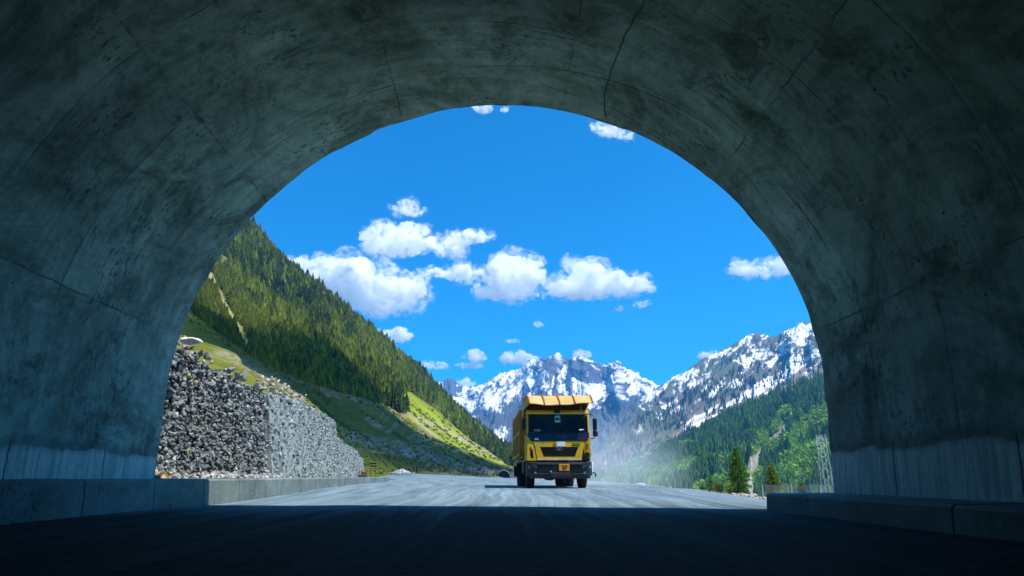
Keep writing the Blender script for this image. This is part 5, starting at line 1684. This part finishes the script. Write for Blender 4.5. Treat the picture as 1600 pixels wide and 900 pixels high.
def person(p, rz, top_mat, label, stride=0.16, carry=False):
    root = empty("person", tuple(p), rz); tag(root, label, "person", "two people walking on the far road")
    vs = {'pelvis': (0, 0, .95, .135), 'waist': (0, 0, 1.10, .13), 'chest': (0, .01, 1.32, .155), 'neck': (0, .01, 1.50, .06), 'jaw': (0, -.01, 1.58, .075), 'head': (0, .0, 1.68, .10), 'crown': (0, .01, 1.77, .06)}
    ed = [('pelvis', 'waist'), ('waist', 'chest'), ('chest', 'neck'), ('neck', 'jaw'), ('jaw', 'head'), ('head', 'crown')]
    for s_, nm in ((-1, 'l'), (1, 'r')):
        f = stride * s_
        vs.update({nm + 'hip': (s_ * .10, 0, .90, .10), nm + 'knee': (s_ * .11, -f * .7 - .03, .50, .07), nm + 'ank': (s_ * .11, -f + .03, .09, .045), nm + 'toe': (s_ * .12, -f - .13, .04, .035),
                   nm + 'sho': (s_ * .20, .01, 1.42, .07), nm + 'elb': (s_ * .26, f * .5 + .03, 1.14, .05), nm + 'wri': (s_ * .27, f * .9 - .10, .92, .034), nm + 'hand': (s_ * .27, f - .13, .84, .036)})
        ed += [('pelvis', nm + 'hip'), (nm + 'hip', nm + 'knee'), (nm + 'knee', nm + 'ank'), (nm + 'ank', nm + 'toe'), ('chest', nm + 'sho'), (nm + 'sho', nm + 'elb'), (nm + 'elb', nm + 'wri'), (nm + 'wri', nm + 'hand')]
    keys = list(vs); me_ = bpy.data.meshes.new("body")
    me_.from_pydata([vs[k][:3] for k in keys], [(keys.index(a), keys.index(b_)) for a, b_ in ed], [])
    tmp = bpy.data.objects.new("body", me_); COL.objects.link(tmp)
    md = tmp.modifiers.new("skin", 'SKIN')
    for k, sv_ in zip(keys, me_.skin_vertices[0].data): sv_.radius = (vs[k][3], vs[k][3]); sv_.use_root = (k == 'pelvis')
    sb = tmp.modifiers.new("sub", 'SUBSURF'); sb.levels = 2; sb.render_levels = 2
    dg = bpy.context.evaluated_depsgraph_get()
    fin = bpy.data.meshes.new_from_object(tmp.evaluated_get(dg))
    tmp.modifiers.clear(); tmp.data = fin; tmp.parent = root
    for m_ in (M_SKIN, top_mat, M_TROU, M_HAIR): fin.materials.append(m_)
    for po_ in fin.polygons:
        c_ = po_.center; po_.use_smooth = True
        arm_ = abs(c_.x) > .19 and c_.z > .80
        po_.material_index = 0 if c_.z > 1.49 or (arm_ and c_.z < .92) else (1 if c_.z > .96 or arm_ else 2)
    hm = bmesh.new(); bmesh.ops.create_icosphere(hm, subdivisions=2, radius=.112)
    bmesh.ops.delete(hm, geom=[v for v in hm.verts if v.co.z < -.02 and v.co.y < .03 or v.co.z < -.07], context='VERTS')
    mb_ = MB(); mb_.bm = hm; mb_.build("hair", M_HAIR, root, True, (0, .012, 1.70))


pp_ = at(646, 740, 150); person((pp_[0], 150, float(gz(pp_[0], 150))), .3, simple("maroon jacket", (.09, .018, .03), .8), "person in a maroon top and dark trousers, left of the two on the far road")
pp_ = at(651, 740, 150.6); person((pp_[0], 150.6, float(gz(pp_[0], 150.6))), -.2, simple("dark red jacket", (.045, .010, .014), .8), "person in a darker red black top, right of the two on the far road", .2)
bp0 = at(583, 735, 62); M_BOARD = simple("dark board", (.03, .028, .022), .7); M_EDGE = simple("ochre board edging", (.45, .34, .14), .6)
nbz = float(gz(bp0[0], 62))
bo = empty("notice_board", (bp0[0], 62, nbz)); tag(bo, "small dark notice board with ochre edging past the end of the walls", "sign")
z1_ = at(583, 722, 62)[2] - nbz
q = MB(); q.box((0, 0, z1_ - .22), (.5, .04, .42)); q.build("panel", M_BOARD, bo)
for zz in (z1_ - .02, z1_ - .24, z1_ - .44):
    q = MB(); q.box((0, -.03, zz), (.56, .03, .05)); q.build("edging", M_EDGE, bo)
for sx_ in (-.22, .22):
    q = MB(); q.cyl((sx_, .03, -.05), (sx_, .03, z1_ - .4), .025, n=6); q.build("post", M_BOARD, bo)
rp_ = at(565, 746, 49); M_RUST = simple("rusty brown stone", (.13, .065, .05), .9, 0, .4, 5, bumps=.5)
rk = MB(); rk.box((0, 0, .10), (.62, .4, .2), bev=.03); rk.box((.05, .02, .29), (.40, .34, .2), rot=(0, 0, .15), bev=.05)
rk = rk.build("stacked_block", M_RUST); rk.location = (rp_[0] + .1, 49, .43); tag(rk, "rusty brown blocks stacked on the kerb by the low wall", "block")

# ------------------------------------------------------------------ clouds
M_CLOUD = bpy.data.materials.new("cloud vapour"); M_CLOUD.use_nodes = True
n, l = M_CLOUD.node_tree.nodes, M_CLOUD.node_tree.links
n.remove(n["Principled BSDF"])
vs_ = n.new("ShaderNodeVolumeScatter"); vs_.inputs["Color"].default_value = (1, 1, 1, 1); vs_.inputs["Density"].default_value = 0.02; vs_.inputs["Anisotropy"].default_value = 0.0
cn = node_noise(n, l, coord(n), 0.013, 8, 0.68, 0.9)
l.new(mth(n, l, 'MULTIPLY', ramp(n, l, cn, [(0.43, 0.0), (0.70, 1.0)]), 0.09), vs_.inputs["Density"])
l.new(vs_.outputs[0], n["Material Output"].inputs["Volume"])
M_VEIL = M_CLOUD.copy(); M_VEIL.name = "thin cloud veil"
for q_ in M_VEIL.node_tree.nodes:
    if q_.type == 'VALTORGB': q_.color_ramp.elements[0].position = 0.50; q_.color_ramp.elements[1].position = 0.72
    if q_.type == 'MATH': q_.inputs[1].default_value = 0.022
ctex1 = bpy.data.textures.new("cloud_lumps", 'CLOUDS'); ctex1.noise_scale = 1.0; ctex1.noise_depth = 4


def cloud(blobs, label, D, seed, group="white clouds in the sky", voxel=None, fluff=1.0, veil_of=None):
    """blobs: pixel ellipses (cx, cy, rx, ry) -> one billowing body of vapour at distance D"""
    rng = np.random.default_rng(seed)
    cx = np.mean([b_[0] for b_ in blobs]); cy = np.mean([b_[1] for b_ in blobs])
    src = blobs
    blobs = [(a, b_, rx * 1.10 + 1.5, ry * 1.12 + 1.5) for a, b_, rx, ry in blobs]
    c0 = at(cx, cy, D); mpp = np.linalg.norm(at(cx + 1, cy, D) - c0)
    wpx = max(b_[0] + b_[2] for b_ in blobs) - min(b_[0] - b_[2] for b_ in blobs)
    bm = bmesh.new()
    for (bx, by, rx, ry) in blobs:
        npf = int(7 + 12 * min(4, rx / max(ry, 1)))
        for k in range(npf):
            a = rng.uniform(0, 6.28); q_ = math.sqrt(rng.uniform(0, 1)) * .86
            ox, oy = math.cos(a) * q_ * rx, math.sin(a) * q_ * ry
            r_ = ry * rng.uniform(.30, .60) * (1.05 - .45 * abs(ox) / rx)
            if oy > ry * .35: oy *= .75                      # flatter underside
            p_ = at(bx + ox, by + oy, D + rng.uniform(-.6, .6) * ry * mpp * 1.5) - c0
            bmesh.ops.create_icosphere(bm, subdivisions=2, radius=r_ * mpp, matrix=Matrix.Translation(p_) @ Matrix.Diagonal((1.25, 1.2, .95, 1)))
    me_ = bpy.data.meshes.new("cloud"); bm.to_mesh(me_); bm.free(); me_.materials.append(M_CLOUD)
    o_ = bpy.data.objects.new("cloud", me_); COL.objects.link(o_); o_.location = tuple(c0)
    rm = o_.modifiers.new("union", 'REMESH'); rm.mode = 'VOXEL'; rm.voxel_size = (voxel or max(wpx / 130, .42)) * mpp
    for sc_, st_ in ((12.0 * fluff, 9.0 * fluff), (5.0 * fluff, 7.0 * fluff), (2.0, 3.4)):
        tx_ = bpy.data.textures.new("cloud_lumps", 'CLOUDS'); tx_.noise_scale = sc_ * mpp; tx_.noise_depth = 3
        dm = o_.modifiers.new("billow", 'DISPLACE'); dm.texture = tx_; dm.texture_coords = 'LOCAL'; dm.strength = st_ * mpp; dm.mid_level = .52
    if veil_of is not None:
        o_.name = "veil"; o_.data.materials[0] = M_VEIL; o_.parent = veil_of; o_.location = Vector(c0) - veil_of.location
        return o_
    tag(o_, label, "cloud", group)
    if len(src) > 1 and fluff >= .5 and D < 7000:
        cloud([(a + rng.uniform(-.12, .12) * rx, b_, rx * 1.22 + 3, ry * 1.25 + 2) for a, b_, rx, ry in src], None, D, seed + 50, voxel=max(wpx / 90, .8), fluff=fluff * 1.3, veil_of=o_)
    return o_


CLOUDS = [
    ([(545, 440, 55, 32), (505, 425, 40, 18), (600, 462, 52, 26), (635, 450, 30, 18), (474, 420, 30, 11), (455, 411, 16, 6), (585, 480, 34, 10)], "largest white cloud, touching the forested skyline on the left", 5400, 1.0),
    ([(600, 376, 32, 22), (640, 372, 36, 19), (620, 392, 34, 9)], "rounded white cloud above the largest one", 5000, .9),
    ([(705, 382, 26, 14), (730, 372, 28, 9), (757, 367, 14, 5), (707, 394, 20, 8)], "ragged white cloud trailing off to the right of the rounded one", 5000, .7),
    ([(633, 325, 17, 9), (645, 331, 16, 6)], "little isolated cloud, topmost above the rounded white one", 4600, .6),
    ([(725, 428, 28, 11), (690, 426, 24, 6)], "flat cloud tapering to the left beside the tall central cloud", 5200, .6),
    ([(800, 432, 34, 26), (778, 452, 40, 15), (825, 425, 26, 20), (805, 458, 46, 9)], "tall heaped white cloud in the middle of the row", 5400, 1.0),
    ([(925, 438, 46, 22), (890, 450, 46, 14), (975, 446, 42, 13), (1005, 442, 16, 7), (920, 460, 60, 7)], "long white cloud, rightmost of the row of large clouds", 5600, .9),
    ([(605, 527, 34, 9), (625, 524, 17, 10), (585, 522, 14, 5)], "small cloud low beside the left hill skyline", 7200, .6),
    ([(740, 555, 15, 8), (748, 559, 12, 4)], "small puffy cloud above two flat streaks", 7400, .5),
    ([(682, 572, 23, 4), (668, 570, 10, 4)], "thin flat streak of cloud near the left ridge", 7400, .4),
    ([(735, 572, 21, 3.5), (742, 569, 10, 3.5)], "thin cloud streak just under the small puffy cloud", 7400, .4),
    ([(810, 558, 28, 9), (798, 562, 16, 6), (826, 562, 16, 6)], "wide low cloud left of the highest snow peak", 7600, .6),
    ([(910, 555, 16, 6), (906, 551, 9, 4)], "small cloud peeping up behind the summit ridge", 7600, .5),
    ([(1170, 422, 28, 9), (1155, 418, 14, 8), (1192, 426, 18, 6)], "white cloud near the right edge of the arch opening", 5200, .6),
    ([(1212, 410, 20, 7), (1225, 420, 16, 9)], "cloud cut off by the right tunnel wall", 5000, .6),
    ([(955, 204, 24, 9), (975, 212, 14, 5), (935, 197, 10, 7)], "cloud half hidden by the tunnel crown on the right of the crack", 3700, .55),
    ([(757, 172, 12, 7), (750, 166, 10, 6)], "small cloud tucked under the tunnel crown", 3700, .45),
    ([(789, 171, 6, 4)], "tiny wisp under the tunnel crown, right of the small cloud", 3700, .3),
    ([(841, 507, 7, 3)], "tiny cloud alone in the blue above the summit", 6800, .3),
    ([(1000, 477, 10, 4), (1012, 473, 6, 2.5)], "faint wisp under the right end of the long cloud", 5600, .3),
    ([(969, 483, 5, 3)], "tiny faint puff under the middle of the long cloud", 5600, .3),
    ([(1104, 555, 14, 5), (1115, 552, 8, 3)], "small thin cloud just above the right snow ridge", 7200, .4),
    ([(802, 533, 12, 1.8)], "faint flat wisp above the wide low cloud", 7000, .3),
    ([(728, 600, 14, 7)], "low cloud behind the saddle of the far ridge", 8200, .4),
]
for k, (bl, lab, D_, fl) in enumerate(CLOUDS):
    cloud(bl, lab, D_, 700 + k, fluff=fl)

# a big cloud higher up, over the hill: its shadow lies on the lower slope
shade_px = [(300, 500), (385, 540), (470, 520), (560, 590), (618, 650), (645, 668), (700, 695), (760, 722), (800, 738), (740, 742), (640, 725), (540, 690), (460, 640), (380, 590), (300, 540)]
M_CLOUD2 = M_CLOUD
ALT = 1150.0
rg2 = np.random.default_rng(77)
bm = bmesh.new()
sv3 = np.array(SUN)
selr = slice(30, 250)
inshade = inside(PX, PY, [(295, 478), (340, 505), (400, 548), (455, 535), (500, 535), (560, 592), (606, 640), (640, 672), (690, 694), (745, 714), (805, 737), (760, 745), (640, 738), (535, 690), (420, 610), (380, 590), (290, 545)]) & (np.arange(GL.shape[0])[:, None] > 30) & (np.arange(GL.shape[0])[:, None] < 225) & (np.hypot(GL[..., 0], GL[..., 1]) > 85)
sp_ = GL[inshade]
wgt = np.linalg.norm(np.cross(np.gradient(GL, axis=0), np.gradient(GL, axis=1)), axis=2)[inshade]
pick = sp_[rg2.choice(len(sp_), 1100, p=wgt / wgt.sum())]
cen = None
proj_ = pick + sv3[None] * ((ALT - pick[:, 2]) / sv3[2])[:, None]
cen = proj_.mean(0)
rads = []
for p_ in proj_:
    rads.append(rg2.uniform(15, 23) * np.clip((p_[1]) / 450, .45, 1.3))
rads = np.array(rads)
lab_ = np.arange(len(proj_))
near_ = np.linalg.norm(proj_[:, None, :2] - proj_[None, :, :2], axis=2) < (rads[:, None] + rads[None, :]) * 0.75
for _ in range(200):
    nl_ = np.where(near_, lab_[None, :], 10 ** 6).min(1)
    if (nl_ == lab_).all(): break
    lab_ = nl_
big_ = np.bincount(lab_).argmax()
for p_, r_, k_ in zip(proj_, rads, lab_):
    if k_ != big_: continue
    bmesh.ops.create_icosphere(bm, subdivisions=1, radius=r_, matrix=Matrix.Translation(p_ - cen + np.array([0, 0, rg2.uniform(-8, 8)])))
me_ = bpy.data.meshes.new("cloud"); bm.to_mesh(me_); bm.free()
M_CL2 = M_CLOUD.copy(); M_CL2.name = "thick cloud vapour"
M_CL2.node_tree.links.remove(M_CL2.node_tree.nodes["Volume Scatter"].inputs["Density"].links[0])
M_CL2.node_tree.nodes["Volume Scatter"].inputs["Density"].default_value = 0.10
me_.materials.append(M_CL2)
ovc = bpy.data.objects.new("cloud", me_); COL.objects.link(ovc); ovc.location = tuple(cen)
rm = ovc.modifiers.new("union", 'REMESH'); rm.mode = 'VOXEL'; rm.voxel_size = 5.0
tag(ovc, "white cloud overhead, above the picture, shading the lower hillside", "cloud", "white clouds in the sky")

# ------------------------------------------------------------------ dust behind the truck, and the air of the valley
dm_, n, l, b = new_mat("road dust"); n.remove(b)
tc = coord(n)
gr_ = n.new("ShaderNodeTexGradient"); gr_.gradient_type = 'SPHERICAL'; l.new(tc, gr_.inputs[0])
nz2 = node_noise(n, l, mapping(n, l, tc, (3, 3, 2.2)), 1.3, 5, 0.6, .6)
den = mth(n, l, 'MULTIPLY', mth(n, l, 'MULTIPLY', ramp(n, l, gr_.outputs["Fac"], [(0.0, 0.0), (0.75, 1.0)]), ramp(n, l, nz2, [(0.3, 0.2), (0.7, 1.0)])), 0.11)
pv = n.new("ShaderNodeVolumeScatter"); pv.inputs["Color"].default_value = (0.74, 0.88, 0.97, 1); l.new(den, pv.inputs["Density"]); pv.inputs["Anisotropy"].default_value = 0.2
l.new(pv.outputs[0], n["Material Output"].inputs["Volume"])
M_DUST = dm_
for c_, s_, rz in [((6.2, 39.0, 0.7), (4.6, 10.5, 3.4), 0.0)]:
    bm = bmesh.new(); bmesh.ops.create_icosphere(bm, subdivisions=4, radius=1.0)
    me_ = bpy.data.meshes.new("dust"); bm.to_mesh(me_); bm.free(); me_.materials.append(M_DUST)
    o_ = bpy.data.objects.new("dust", me_); COL.objects.link(o_); o_.location = c_; o_.scale = s_; o_.rotation_euler = (0, 0, rz)
    tag(o_, "pale dust hanging behind the truck over the road edge", "dust", kind="stuff")

HZ = MB(); HZ.box((0, 2500, 490), (9000, 6400, 1070))
M_HAZE = bpy.data.materials.new("valley air"); M_HAZE.use_nodes = True
n, l = M_HAZE.node_tree.nodes, M_HAZE.node_tree.links; n.remove(n["Principled BSDF"])
pv = n.new("ShaderNodeVolumePrincipled"); pv.inputs["Color"].default_value = (0.10, 0.46, 1.0, 1); pv.inputs["Density"].default_value = 0.00013; pv.inputs["Anisotropy"].default_value = 0.2
l.new(pv.outputs[0], n["Material Output"].inputs["Volume"])
hz = HZ.build("haze", M_HAZE); tag(hz, "thin blue air filling the valley", "haze", kind="stuff")
